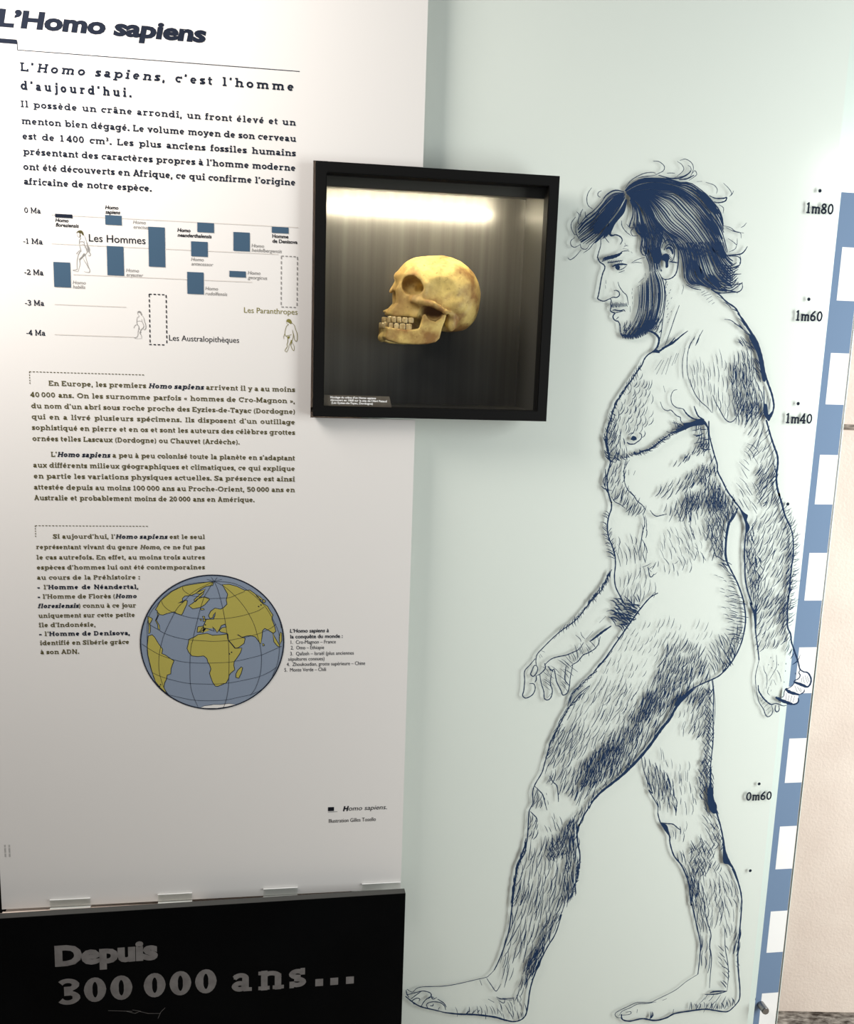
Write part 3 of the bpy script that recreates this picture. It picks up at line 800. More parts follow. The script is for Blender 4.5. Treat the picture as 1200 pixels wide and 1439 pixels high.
V.hatch(G((650,340),(740,420),(830,640),(800,760),(745,990),(660,930),(680,560)), 130, 6.5, 13, .8)
V.hatch(G((570,1030),(830,980),(860,1200),(760,1290),(640,1200)), 120, 5, 14, .8)
V.hatch(G((830,790),(1040,820),(1060,1000),(1100,1190),(850,1210)), 58, 2.8, 13, 1.25)
V.hatch(H((650,330),(850,180),(985,150),(1070,400),(1090,600),(1080,850),(1040,1200),(720,1200),(670,1000),(625,800),(622,500)), 62, 4.2, 14, 1.1)
V.hatch(H((622,420),(700,350),(720,700),(760,900),(720,1190),(650,1010),(615,700)), 98, 2.8, 13, 1.25)
V.hatch(H((960,250),(1040,320),(1090,560),(1080,860),(1040,1200),(960,1200),(1010,850),(1040,600)), 66, 2.5, 13, 1.35)
V.hatch(H((700,600),(780,620),(770,900),(700,900)), 120, 4, 10, 1.1)
V.hatch(K((262,450),(265,120),(300,0),(620,0),(610,320),(650,500),(720,720),(690,760),(590,620),(470,540),(290,600)), 62, 3.9, 12, 1.1)
V.hatch(K((480,220),(610,0),(612,330),(560,390)), 60, 2.4, 12, 1.3)
V.fur(H((990,150),(1070,350),(1095,560),(1085,800),(1060,1000),(1050,1180)), 3.2, 122, 11, .8, 12, 1.0)
V.fur(K((612,50),(612,200),(612,320)), 3.0, 120, 11, .7, 12, 1.0)
# near hand
P.line(2.0, K((280,980),(285,1040),(310,1085),(350,1140),(420,1195),(470,1185)), .4)
P.line(1.3, K((268,1085),(290,1170),(340,1250),(362,1310),(390,1335),(430,1310),(445,1260),(430,1205)))
P.line(1.4, K((755,800),(738,840),(752,868),(735,905),(690,930),(682,955))); P.line(1.2, K((690,955),(660,990),(620,1015),(590,1020),(572,1060),(560,1110),(480,1120)))
P.line(2.4, K((785,830),(838,842),(872,900),(868,960),(832,1000),(770,985),(690,952)), .4); P.line(3.4, K((690,945),(770,975),(830,1000)), .5)
P.line(1.6, K((800,1030),(790,1060),(740,1088))); P.line(4.2, K((590,1025),(640,1060),(740,1088)), .5)
P.line(2.2, K((730,1125),(732,1160),(712,1185),(670,1195),(600,1180))); P.line(4.2, K((475,1115),(540,1150),(620,1180),(670,1195)), .5)
P.line(1.3, K((425,1200),(470,1185),(500,1190),(560,1212),(600,1205))); P.line(1.5, K((478,1205),(470,1255),(490,1280),(515,1258),(512,1205)))
for s in [((485,640),(487,760),(470,810),(400,930)), ((340,760),(350,820),(375,870),(380,950),(368,1020)), ((490,810),(520,860),(540,940)), ((400,1000),(385,1060),(410,1095)), ((455,920),(480,980)), ((440,915),(410,990)), ((430,1030),(420,1050)),
          ((780,880),(800,960)), ((805,870),(835,960)), ((770,900),(765,950)), ((830,880),(850,940)), ((690,985),(720,1060)), ((720,1000),(760,1060)), ((750,1015),(770,1050)), ((600,1070),(590,1150)), ((630,1090),(610,1170)), ((660,1095),(640,1170)), ((690,1100),(670,1175)),
          ((300,1120),(320,1130)), ((310,1160),(355,1120)), ((325,1195),(380,1150)), ((345,1230),(400,1180)), ((365,1270),(420,1220)), ((390,1300),(425,1260))]: P.line(.8, K(*s))
for p in [(505,750),(590,740),(585,820),(570,945),(430,785),(450,710),(395,750),(420,670),(700,850)]: P.hair(*K(p)[0], 90, 2.2, 1.1)
# --- chest and belly outline
P.line(1.8, E((690,60),(662,140),(620,190),(560,230),(520,280),(490,350),(430,430),(380,510),(320,590),(270,670),(210,760),(170,860),(140,960),(110,1060),(95,1200)) + I((110,470),(130,600),(140,640),(120,720),(102,800),(105,900),(122,1000),(150,1090)) + J((230,120),(230,200),(200,290),(186,400),(200,520),(240,620),(270,720),(276,830),(265,960),(280,1080),(340,1200)) + L((185,300),(215,330)), .15)
P.line(2.4, E((640,170),(660,190),(700,180),(760,140),(850,95))); P.fill(E((600,205),(650,165),(690,190),(690,210),(640,205)), 3)
V.fur(E((500,320),(430,430),(320,590),(210,760),(150,920),(100,1100)), 3.4, 38, 12, 1.0, 12, .3)
V.fur(I((95,330),(100,430),(135,600)), 2.4, 20, 13, 1.3, 16)
V.hatch(I((85,250),(170,120),(240,330),(250,560),(190,610),(110,520)), 68, 2.6, 11, 1.25)
V.hatch(E((470,440),(620,480),(620,900),(560,1130),(340,1150),(150,1200),(110,1120),(200,860),(330,620)), 72, 5.2, 10, .95, 9, bend=.15)
V.hatch(I((230,300),(330,430),(330,520),(300,590),(210,560)), 95, 3.5, 10, 1.1)
for s in [((640,400),(715,285)), ((655,450),(740,290)), ((715,450),(790,265)), ((760,450),(825,240)), ((830,350),(885,210)), ((860,330),(905,210)), ((735,575),(755,650))]: P.line(.8, E(*s))
P.line(1.0, E((890,620),(850,632),(822,690),(830,770),(880,820),(960,840),(1000,900),(1060,940),(1130,955))); P.line(1.1, E((700,755),(730,830),(780,857),(820,850),(880,910),(925,932),(930,970),(970,1005),(1050,1000))); P.line(1.8, E((1080,805),(1100,860),(1130,920),(1190,955)))
P.line(1.8, E((960,840),(1000,895),(1060,940),(1140,965)))
P.fill(I((1195,150),(1120,185),(1040,205),(960,225),(890,270),(820,310),(900,300),(980,270),(1060,235),(1190,215)), 4)
P.fill(G((0,275),(100,262),(190,225),(250,260),(285,340),(292,420),(270,340),(225,285),(150,268),(60,310),(0,350)), 4)
P.line(2.2, I((820,310),(740,370),(690,410),(620,465),(560,500),(500,512),(440,542),(385,545)), .6)
V.fur(I((960,240),(820,325),(690,415),(560,505),(400,545),(300,580),(200,590)), 2.6, 120, 9, 1.2, 20)
V.fur(I((840,180),(900,230),(960,240)), 3, 150, 12, 1.2, 8)
for s in [((835,190),(930,210)), ((865,240),(960,240)), ((830,265),(930,262)), ((840,300),(930,290)), ((770,290),(830,310))]: P.line(1.3, I(*s))
# nipple
P.line(1.2, I((330,410),(345,430),(400,432),(445,405),(485,370),(488,325),(460,305))); P.fill(I((365,380),(390,340),(425,350),(435,380),(400,395)), 3); P.line(1.6, I((325,412),(360,432),(420,430)))
P.line(.9, I((340,330),(370,310),(405,306)))
# armpit, ribs, flank
V.hatch(G((100,285),(270,320),(300,560),(225,600),(150,470),(150,330)), 88, 3.2, 12, 1.2); V.hatch(G((130,290),(270,320),(290,540),(220,590),(150,470)), 8, 3.4, 10, 1.2)
V.hatch(G((0,640),(120,560),(260,470),(285,560),(150,640),(20,700)), 62, 3.3, 9, 1.2)
V.hatch(I((810,680),(1000,560),(1090,500),(1090,590),(1000,620),(900,690)), 62, 4.0, 8, 1.1)
P.line(1.6, G((285,250),(280,420),(285,540),(230,605)))
V.hatch(I((600,1000),(760,880),(1000,780),(1190,700),(1190,860),(1000,930),(850,990)), 56, 4.0, 13, 1.1)
V.hatch(G((0,880),(180,790),(310,660),(380,760),(380,900),(200,960),(0,1040)), 70, 3.4, 12, 1.15); V.hatch(G((120,820),(310,670),(375,770),(370,900),(180,950)), 108, 3.6, 12, 1.1)
V.hatch(G((0,1100),(170,1030),(300,880),(400,900),(500,1060),(560,1160),(480,1210),(0,1210)), 96, 3.1, 14, 1.15); V.hatch(G((200,1040),(320,920),(480,1060),(520,1200),(220,1200)), 72, 3.6, 13, 1.1)
V.hatch(J((780,180),(1000,120),(1200,10),(1200,290),(880,295),(860,260)), 68, 3.4, 14, 1.15); V.hatch(J((950,150),(1200,30),(1200,290),(960,290)), 105, 3.8, 14, 1.1)
V.hatch(H((0,70),(150,10),(430,40),(540,160),(490,260),(440,350),(410,500),(410,680),(330,690),(250,600),(235,400),(245,230),(0,215)), 74, 3.6, 13, 1.15); V.hatch(H((230,60),(430,40),(520,180),(440,340),(410,500),(405,650),(320,640),(250,500),(240,300)), 112, 3.5, 12, 1.15)
V.hatch(H((320,640),(430,700),(480,830),(400,790)), 140, 3.2, 12, 1.3)
V.hatch(J((800,460),(1000,420),(1200,400),(1200,780),(1000,860),(760,700)), 112, 7.5, 11, .7); V.hatch(H((0,250),(240,230),(235,560),(210,680),(0,680)), 105, 6.5, 12, .75)
V.hatch(J((740,800),(1060,760),(1200,660),(1120,900),(820,960)), 100, 8, 9, .9, 30); V.hatch(J((560,770),(740,830),(720,960),(600,900)), 60, 6, 9, .9, 35)
P.line(1.2, J((665,215),(700,260),(740,282),(800,270),(855,258))); P.line(1.2, J((440,0),(490,60),(520,110),(580,160),(615,215)))
V.hatch(J((255,90),(300,20),(440,20),(500,90),(590,210),(560,290),(430,215),(300,150)), 66, 4.4, 12, 1.1)
P.line(1.0, J((230,60),(270,120),(330,150),(390,195)))
V.hatch(J((560,290),(620,290),(650,400),(610,600),(620,800),(545,780),(535,600),(570,430)), 98, 3.6, 14, 1.0); P.line(1.2, J((600,290),(605,370),(580,470),(560,600),(540,680),(550,780)))
V.hatch(J((250,480),(320,540),(400,650),(500,700),(480,770),(300,770)), 100, 4.5, 15, .85); V.hatch(J((440,500),(540,470),(540,680),(470,720)), 104, 4.5, 13, .85)
V.hatch(J((280,950),(480,860),(690,900),(740,1120),(600,1200),(330,1180)), 82, 4.6, 15, .8)
P.line(1.3, J((640,850),(650,900),(665,960),(690,960),(710,930))); P.line(1, J((640,860),(680,910)))
V.hatch(I((130,620),(360,600),(320,700),(290,850),(300,900),(400,1030),(540,1180),(420,1180),(250,1100),(170,1020),(110,880)), 68, 4.4, 11, 1.0)
P.line(1.0, I((330,620),(295,700),(295,830),(320,920),(370,985),(430,1040))); P.line(.9, I((355,610),(300,680))); P.line(.9, I((345,720),(345,780))); P.line(.9, I((420,730),(400,780)))
V.fur(I((105,740),(85,870),(110,960)), 4, 20, 13, 1.2)
V.fur(J((215,220),(186,400),(205,560),(270,760)), 3.6, -128, 10, .9, 14, 1.0); V.fur(J((215,400),(225,520),(275,700)), 3.6, -40, 9, .9)
# back of waist, buttock, thigh
P.line(2.0, H((540,165),(500,260),(460,312),(440,400),(420,520),(412,620),(430,700),(480,800),(530,900),(570,1000),(600,1100)) + L((1115,300),(1130,400),(1125,500),(1090,640),(1020,770),(940,860),(870,900),(800,930),(700,985),(640,1060)), .15)
P.fill(H((525,190),(480,285),(460,330),(440,430),(428,600),(440,700),(415,660),(408,560),(420,400),(440,310)), 4)
P.line(4.0, L((720,970),(640,1060),(590,1125),(550,1200)) + MM((1190,390),(1100,520),(1000,640),(880,760),(780,842),(680,922),(600,1010)), .35)
P.fill(NN((840,320),(720,390),(640,450),(620,560),(660,500),(740,420)), 3)
P.line(2.2, MM((620,990),(550,1100),(500,1200)) + R((930,510),(905,600),(915,720),(935,830),(930,980)), .3)
V.hatch(L((960,40),(1050,130),(1110,300),(1125,490),(1085,640),(990,560),(1010,420),(1020,250),(990,120)), 166, 3.7, 9, 1.05, 8)
V.hatch(L((860,60),(990,120),(1010,250),(990,440),(940,480),(950,260)), 160, 9, 6, .7)
V.hatch(L((930,550),(1085,640),(1000,780),(900,880),(860,800),(800,740),(880,640)), 118, 3.6, 13, 1.1); V.hatch(L((1060,500),(1125,500),(1080,660),(1000,780),(920,870),(960,720)), 75, 3.2, 12, 1.1)
V.hatch(L((540,600),(720,570),(860,740),(880,890),(700,970),(600,1110),(540,1200),(300,1200),(340,1020),(430,890),(460,760)), 68, 2.9, 14, 1.2)
V.hatch(L((460,800),(700,680),(860,800),(700,960),(560,1120),(380,1180),(430,960)), 72, 3.8, 12, 1.1, keep=.8)
V.hatch(L((140,540),(500,440),(700,430),(880,490),(860,600),(560,590),(440,760),(330,1000),(260,1200),(0,1200),(0,840)), 64, 7.2, 10, .75, 6, keep=.75)
P.line(2.0, L((460,235),(400,270),(330,350),(270,430),(200,530),(130,630),(60,730),(0,800)), .4); P.line(1.0, L((435,230),(380,290)))
P.line(1.5, MM((590,20),(490,100),(400,230),(320,385),(262,500),(212,670),(188,752),(130,852),(110,920),(112,1010),(80,1080),(72,1200)), .2)
P.line(1.0, L((110,680),(60,740),(0,810))); V.fur(Q((900,920),(760,1080),(640,1200),(560,1330)), 3.4, 4, 20, .9, 9)
V.hatch(MM((560,20),(980,0),(1040,90),(900,330),(760,480),(560,560),(300,640),(240,650),(320,400),(450,180)), 62, 6.0, 14, .9, 6)
V.hatch(MM((1050,100),(1200,0),(1190,380),(1000,630),(850,760),(640,935),(440,1010),(340,980),(330,870),(520,650),(720,480),(900,300)), 70, 3.0, 16, 1.2, 6)
V.hatch(MM((1010,200),(1110,40),(1130,200),(1000,480),(830,740),(580,900),(460,830),(540,660),(780,500)), 74, 2.8, 14, 1.3, 6)
V.hatch(MM((560,640),(760,500),(880,520),(820,700),(640,860),(500,840)), 78, 3, 12, 1.3, 8)
V.hatch(MM((300,420),(560,330),(550,560),(390,800),(265,820),(205,730)), 68, 3.9, 16, 1.05, 6)
V.fur(MM((560,60),(400,240),(300,430),(230,640)), 4, -8, 17, .9, 8)
P.line(1.4, MM((250,780),(280,830),(315,868),(326,960),(326,1000))); P.line(1.4, MM((128,868),(165,905),(195,940),(212,1000),(230,1070))); P.line(1.4, MM((90,1080),(115,1105),(142,1135),(150,1170)))
V.hatch(MM((128,890),(190,940),(220,1060),(150,1070),(112,1010)), 70, 3, 10, 1.15); V.hatch(MM((80,1110),(130,1150),(150,1200),(150,1290),(85,1290)), 72, 3.2, 10, 1.15)
V.hatch(MM((560,990),(620,1010),(500,1200),(400,1200),(480,1080)), 72, 3.0, 12, 1.25); V.hatch(MM((180,900),(250,950),(260,1030),(220,1030)), 100, 6, 4, .8)
V.fur(MM((1000,650),(880,770),(740,880),(620,1000)), 6, -115, 9, .8, 15, 1.0)
# --- front shin
P.line(1.9, MM((80,1080),(72,1200)) + R((385,620),(370,720),(350,820),(290,920),(262,1050),(240,1200),(225,1340)) + T((830,130),(810,290),(770,430),(730,530),(700,590)), .2)
P.line(1.0, T((700,590),(665,625),(640,642),(560,660),(440,688),(330,706),(180,711),(130,725),(100,750),(60,728)), .2)
V.hatch(R((400,720),(580,660),(760,600),(900,560),(920,800),(930,960),(880,1180),(830,1350),(240,1350),(270,1060)), 80, 4.0, 20, 1.1, 6)
V.hatch(R((760,560),(910,480),(925,800),(920,1100),(850,1270),(820,1350),(730,1350),(750,1000),(830,800)), 92, 2.7, 14, 1.3, 7)
V.hatch(R((550,770),(740,640),(830,800),(700,860),(600,890)), 60, 2.9, 9, 1.25); V.hatch(R((550,770),(740,640),(830,800),(700,870),(570,880)), 112, 3.2, 9, 1.2)
V.hatch(R((640,690),(860,420),(920,500),(880,640),(800,700)), 75, 3.3, 11, 1.2)
V.hatch(R((570,390),(740,390),(740,560),(600,650),(500,640),(590,520)), 112, 6.5, 10, .85)
V.fur(R((380,700),(300,920),(265,1050),(235,1250),(225,1350)), 2.6, 8, 18, 1.3, 8); V.fur(R((925,900),(900,1100),(850,1280)), 3, -10, 14, 1.3, 8)
V.hatch(T((845,0),(1200,0),(1195,170),(1080,420),(970,640),(900,480),(820,640),(700,640),(790,330)), 75, 3.9, 22, 1.15, 6)
V.hatch(T((1090,210),(1200,170),(1080,430),(970,680),(880,790),(860,740),(920,560)), 72, 2.6, 15, 1.35, 7); V.hatch(T((950,500),(1060,400),(1010,600),(930,680)), 72, 2.3, 12, 1.6)
P.line(2.0, T((1195,180),(1150,320),(1090,420),(1040,520),(990,640),(962,740),(947,850),(930,920),(890,956),(830,966),(770,950),(700,932)), .3)
P.line(2.6, T((830,966),(770,952),(700,932),(560,915),(440,911),(340,900)), .3); P.line(1.8, T((340,900),(260,880),(160,855),(100,820),(50,780)), .3)
V.hatch(T((350,865),(560,870),(780,850),(860,790),(940,800),(930,910),(850,955),(700,920),(400,905)), 102, 4.6, 9, .95); V.hatch(T((420,870),(600,870),(640,905),(450,905)), 60, 4, 7, 1.0)
for s in [((595,660),(610,700)), ((645,648),(680,700),(715,742),(750,690)), ((715,785),(760,800),(850,790)), ((730,810),(770,830),(780,800)), ((655,800),(700,825)), ((720,800),(830,808)), ((760,795),(850,800))]: P.line(1.1, T(*s))
for s in [((55,770),(80,765),(120,755),(180,742),(230,755),(240,780),(215,800)), ((90,800),(130,770),(165,745)), ((115,840),(100,815),(130,795),(155,800),(150,815)), ((165,855),(190,815),(230,785),(260,790)), ((215,870),(205,840),(240,822),(300,825),(335,850),(345,880)), ((230,850),(250,850),(255,835)), ((290,880),(300,860)), ((285,800),(330,830),(350,860)), ((235,770),(250,800),(280,790)), ((55,735),(60,760),(75,790))]: P.line(1.3, T(*s), .4)
# --- rear leg
P.line(1.3, NN((290,1010),(310,1130),(345,1240),(400,1370)) + S((150,210),(190,280),(240,370),(242,460),(270,540)), .3)
P.line(2.0, S((240,440),(270,540),(350,650),(362,740),(400,860),(470,950),(510,1030),(550,1150),(570,1340)) + U((700,300),(740,480),(765,600),(760,720),(745,850)), .3)
P.fill(S((265,530),(330,560),(350,620),(370,690),(345,660),(300,600)), 3); P.line(1.6, S((270,535),(330,545),(390,550),(440,590),(470,610)))
P.line(1.0, U((745,850),(650,910),(560,980),(420,1050),(360,1077),(260,1077),(180,1110),(100,1150),(80,1172),(95,1195),(130,1200)), .3)
P.line(2.4, U((130,1170),(140,1212),(200,1226),(300,1206),(400,1221),(490,1200),(560,1165),(680,1145),(800,1130),(880,1140),(980,1150),(1040,1105)), .3)
P.line(2.1, U((1040,1105),(1078,1050),(1082,960),(1072,850),(1065,720),(1072,600),(1085,450),(1095,320),(1095,230),(1070,120),(1020,0)), .2)
P.line(2.1, S((770,0),(765,100),(780,240),(820,420),(860,560),(890,700),(910,820),(950,920),(1000,1010),(1040,1130),(1070,1240)), .25); P.fill(S((880,700),(915,840),(980,960),(1000,1010),(940,950),(890,930),(885,800)), 3)
P.line(1.6, NN((990,240),(1005,400),(1000,600),(1000,850),(980,1050),(970,1250),(990,1400)), .2); P.line(.8, NN((1000,250),(1020,500),(1010,700)))
P.fill(S((765,110),(785,250),(830,420),(780,440),(740,360),(730,220)), 3)
V.hatch(NN((700,460),(830,350),(980,280),(1000,600),(990,900),(960,1250),(900,1400),(860,1180),(920,850),(780,720),(800,560)), 66, 3.8, 13, 1.15)
V.hatch(NN((920,330),(990,330),(1000,800),(960,1250),(880,1150),(930,700)), 126, 3.3, 8, 1.15); V.hatch(NN((740,430),(900,320),(980,330),(900,520),(780,500)), 72, 2.7, 11, 1.35)
V.hatch(NN((640,560),(760,480),(780,720),(740,900),(680,760)), 75, 7, 11, .85)
V.hatch(NN((290,1020),(380,1000),(480,1150),(620,1250),(620,1400),(400,1400)), 98, 3.7, 14, 1.15); V.hatch(NN((400,940),(800,1020),(780,1350),(640,1260)), 92, 10, 12, .8)
V.hatch(S((90,0),(300,0),(400,250),(430,430),(250,380),(130,140)), 100, 3.7, 14, 1.15); V.hatch(S((280,150),(420,200),(470,440),(380,420)), 105, 4.5, 13, 1.1)
V.hatch(S((650,0),(770,0),(790,240),(830,450),(720,470),(650,280)), 118, 2.9, 12, 1.25); V.hatch(S((440,60),(640,60),(620,440),(480,440)), 95, 9, 11, .8)
V.hatch(S((640,450),(830,450),(890,800),(820,820),(740,640)), 124, 4.5, 12, 1.05); V.hatch(S((740,500),(840,480),(890,780),(830,800)), 60, 5, 9, 1.0)
V.hatch(S((350,560),(480,600),(500,680),(380,640)), 98, 4, 9, 1.1); V.hatch(S((470,540),(540,580),(540,760),(490,700)), 82, 4.5, 11, 1.0)
V.hatch(S((540,760),(700,680),(830,800),(750,1040),(620,1050),(560,900)), 64, 3.5, 12, 1.15); V.hatch(S((540,760),(700,690),(800,800),(740,1000),(620,1040)), 116, 3.6, 12, 1.1)
V.hatch(S((390,790),(540,880),(620,1050),(700,1340),(570,1340),(500,1050)), 106, 3.1, 15, 1.2, 6)
V.hatch(S((740,1060),(880,980),(1000,1050),(1060,1240),(1030,1340),(720,1340)), 106, 6.5, 13, .85); V.hatch(S((740,960),(860,900),(880,1000),(740,1060)), 68, 4, 10, 1.1)
V.hatch(U((640,20),(800,20),(810,350),(850,520),(770,560),(700,320)), 99, 3.3, 18, 1.15, 6); V.hatch(U((650,60),(780,100),(780,220),(690,260)), 95, 2.8, 12, 1.2)
V.hatch(U((760,540),(850,540),(850,800),(760,840)), 88, 4.4, 17, 1.1, 5); V.hatch(U((810,120),(930,60),(940,400),(880,520),(820,450)), 78, 5.5, 14, .95); V.hatch(U((930,80),(1060,160),(1085,320),(1000,560),(900,480)), 103, 5.5, 14, .95)
V.hatch(U((900,610),(975,620),(985,980),(940,960),(920,760)), 132, 4.5, 9, 1.2); P.line(1.2, U((960,480),(965,640),(985,760),(990,860),(980,980)))
V.hatch(U((1030,500),(1088,430),(1080,620),(1060,760),(1030,740)), 80, 2.4, 13, 1.5); V.hatch(U((1030,780),(1068,760),(1075,960),(1050,920)), 128, 5, 7, .9)
P.line(1.4, U((800,270),(800,350),(820,430),(850,530),(840,620),(855,720),(845,850),(838,960)))
P.line(1.8, U((800,1012),(880,1010),(930,1000),(980,985)), .5); P.line(2.4, U((840,1000),(880,988),(980,985)), .6)
V.hatch(U((760,1070),(850,1000),(980,990),(1000,1100),(850,1130),(700,1130)), 58, 5.4, 10, 1.0); V.fur(U((640,1135),(780,1115),(900,1130),(1040,1090)), 4, 85, 9, 1.1, 12, .8); V.fur(U((260,1200),(360,1205)), 3.5, 75, 9, 1.3, 12, .8); P.line(1.2, U((545,1165),(550,1130)))
for s in [((130,1180),(200,1170),(205,1150),(165,1155)), ((110,1185),(140,1145),(200,1120),(260,1090),(330,1085),(410,1072)), ((255,1160),(260,1130)), ((460,1060),(495,1045))]: P.line(1.0, U(*s))
# --- far arm and hand
P.line(1.4, Q((985,0),(940,80),(890,190),(820,270),(750,350),(690,430),(630,500),(570,548),(480,610),(390,690),(300,780),(245,842),(232,900),(235,950)), .3)
V.fur(Q((985,0),(900,170),(760,340),(640,490),(480,610)), 3.6, 35, 12, .9, 14, .2); V.fur(Q((985,20),(900,170),(760,340)), 3, 25, 11, 1.2, 12)
P.line(3.0, Q((980,560),(905,610),(840,660),(765,718)), .6); P.line(1.4, Q((870,665),(850,740),(812,790),(745,830),(700,850),(650,910),(600,942),(580,960)))
P.line(1.4, Q((705,725),(660,790),(600,822),(530,850),(450,866),(390,886),(340,925),(318,955)))
for s in [((225,885),(170,950),(120,1010),(120,1100),(112,1200),(100,1250),(135,1276),(200,1240),(225,1180),(210,1135),(168,1132)), ((235,1050),(236,1090),(222,1120)), ((240,955),(215,955),(190,1010),(180,1040),(205,1060),(235,1030),(250,985),(240,955)), ((318,930),(325,980),(282,1030),(245,1052)),
          ((270,1040),(285,1130),(310,1210),(315,1275),(345,1295),(380,1270),(395,1200),(375,1130),(385,1030)), ((390,1020),(412,990),(430,1080),(440,1120),(480,1200),(500,1246),(545,1222),(565,1150),(572,1080),(597,950)), ((530,960),(520,1090),(562,1150)), ((355,960),(380,1000),(412,990))]: P.line(1.4, Q(*s), .35)
for s in [((270,800),(320,820)), ((265,850),(275,880)), ((275,840),(295,870)), ((625,650),(670,690),(680,720)), ((675,620),(690,660),(720,690)), ((800,610),(730,690)), ((860,530),(925,465)), ((440,655),(410,690)), ((760,705),(790,695)), ((340,1280),(385,1230))]: P.line(.8, Q(*s))
V.hatch(Q((390,890),(530,855),(600,940),(530,1100),(470,1170),(420,1000),(370,990),(290,1040),(330,960)), 140, 3.8, 16, .75, 4); V.hatch(Q((530,850),(700,740),(840,680),(860,700),(820,780),(700,850),(600,940)), 115, 3.8, 10, .75, 6)
V.hatch(Q((285,1050),(380,1030),(372,1130),(390,1200),(320,1210)), 142, 3.6, 12, .75, 4); V.hatch(Q((440,1120),(520,1060),(570,1150),(545,1215),(490,1220)), 140, 3.8, 12, .75, 4)
pub = L((125,270),(200,300),(310,320),(300,390),(205,520),(130,510),(100,450),(105,340))
V.hatch(pub, 150, 2.3, 11, 1.6, 14, bend=.2); V.hatch(L((200,340),(300,340),(290,400),(200,510),(170,440)), 155, 2.2, 11, 1.7, 14); V.hatch(L((200,260),(330,240),(310,330),(220,320)), 112, 3.8, 9, 1.3, 12)
V.hair(*L((152,578))[0], 120, 4, 1.5)

fig = out_ink.build('printed_figure', glass, 'navy pen drawing of a walking bearded man')
hair_ink.build('hair', fig); beard_ink.build('beard', fig); hatch_ink.build('hatching', fig)
# ------------------------------------------------------------------ white information panel
PY = -.035
PX0, PX1, PZ0, PZ1 = -1.5562, -.8052, .4230, 2.40
panel = thing('info_panel', 'white information panel headed Homo sapiens with a globe and a timeline', 'panel', ((PX0+PX1)/2, PY, PZ0))
bm = bmesh.new()
add_prism(bm, [(PX0, PZ0), (PX1, PZ0), (PX1, CZ0-mgn), (CX0-mgn, CZ0-mgn), (CX0-mgn, CZ1+mgn), (PX1, CZ1+mgn), (PX1, PZ1), (PX0, PZ1)], PY, PY+.005)
from_bm('board', bm, M['panel'], panel)
IY = PY-.0004
def at(px, py): return photo(px, py, IY)
def cap_m(px, py, c): return at(px, py)[1]-at(px, py+c)[1]

def text_line(ink, px, py, cap, text, pr=None, **kw):
    x0, z0 = at(px, py); x1 = at(pr, py)[0] if pr else None
    slab_line(ink, x0, z0, text, cap_m(px, py, cap), x1=x1, **kw)
def sans_at(ink, px, py, cap, text, pr=None, **kw):
    x0, z0 = at(px, py); x1 = at(pr, py)[0] if pr else None
    sans_line(ink, x0, z0, text, cap_m(px, py, cap), x1=x1, **kw)
def rect(ink, a, b, m=0, lift=0.0):
    (x0, z0), (x1, z1) = at(*a), at(*b)
    ink.face([(x0, z1), (x1, z1), (x1, z0), (x0, z0)], m, lift)
def rule(ink, a, b, w, m=0):
    (x0, z0), (x1, _) = at(*a), at(*b)
    ink.ribbon([(x0, z0), (x1, z0)], w, m)
def dashes(ink, a, b, n, w, m=0, fill=.6):
    (x0, z0), (x1, z1) = at(*a), at(*b)
    if abs(x1-x0) > abs(z1-z0): z1 = z0
    else: x1 = x0
    for i in range(n):
        f0, f1 = i/n, (i+fill)/n
        ink.ribbon([(x0+(x1-x0)*f0, z0+(z1-z0)*f0), (x0+(x1-x0)*f1, z0+(z1-z0)*f1)], w, m)

# title
k = Ink(IY, ['ink_dark'])
sans_at(k, -4, 35.6, 22.5, 'L’Homo sapiens', 288, bold=.046, shear=.20)
k.build('title_lettering', panel)
k = Ink(IY, ['ink_dark'])
x0, z0 = at(-12, 52.4); x1, z1 = at(24, 62)
k.face([(x0, z1), (x1, z1), (x1, at(24, 55.6)[1]), (x0, at(24, 55.6)[1])])
xa, za = at(24, 70); xb, _ = at(421, 100)
k.ribbon([(xa+.0005, at(24, 58)[1]), (xa+.0005, za), (xb, za)], .0011)
k.build('title_rule', panel)

k = Ink(IY, ['ink_dark'])
text_line(k, 28.6, 99.9, 12.6, 'L’_Homo sapiens_, c’est l’homme', 417, w=.215, track=.16, space=.5)
k.build('heading_lettering', panel)
k = Ink(IY, ['ink_dark'])
text_line(k, 29.3, 126, 12.6, 'd’aujourd’hui.', 185, w=.225)
k.build('heading_lettering', panel)
k = Ink(IY, ['ink_dark'])
for px, py, pr, t in [(29.3, 150.5, 417, 'Il possède un crâne arrondi, un front élevé et un'), (30, 174.2, 416.8, 'menton bien dégagé. Le volume moyen de son cerveau'),
                      (31.2, 195.6, 416.5, 'est de 1\u202f400 cm³. Les plus anciens fossiles humains'), (32.2, 217.2, 416.2, 'présentant des caractères propres à l’homme moderne'),
                      (32.6, 238.5, 416, 'ont été découverts en Afrique, ce qui confirme l’origine'), (33.4, 259.2, 214, 'africaine de notre espèce.')]:
    text_line(k, px, py, 9.4, t, pr, w=.205)
k.build('intro_paragraph', panel)

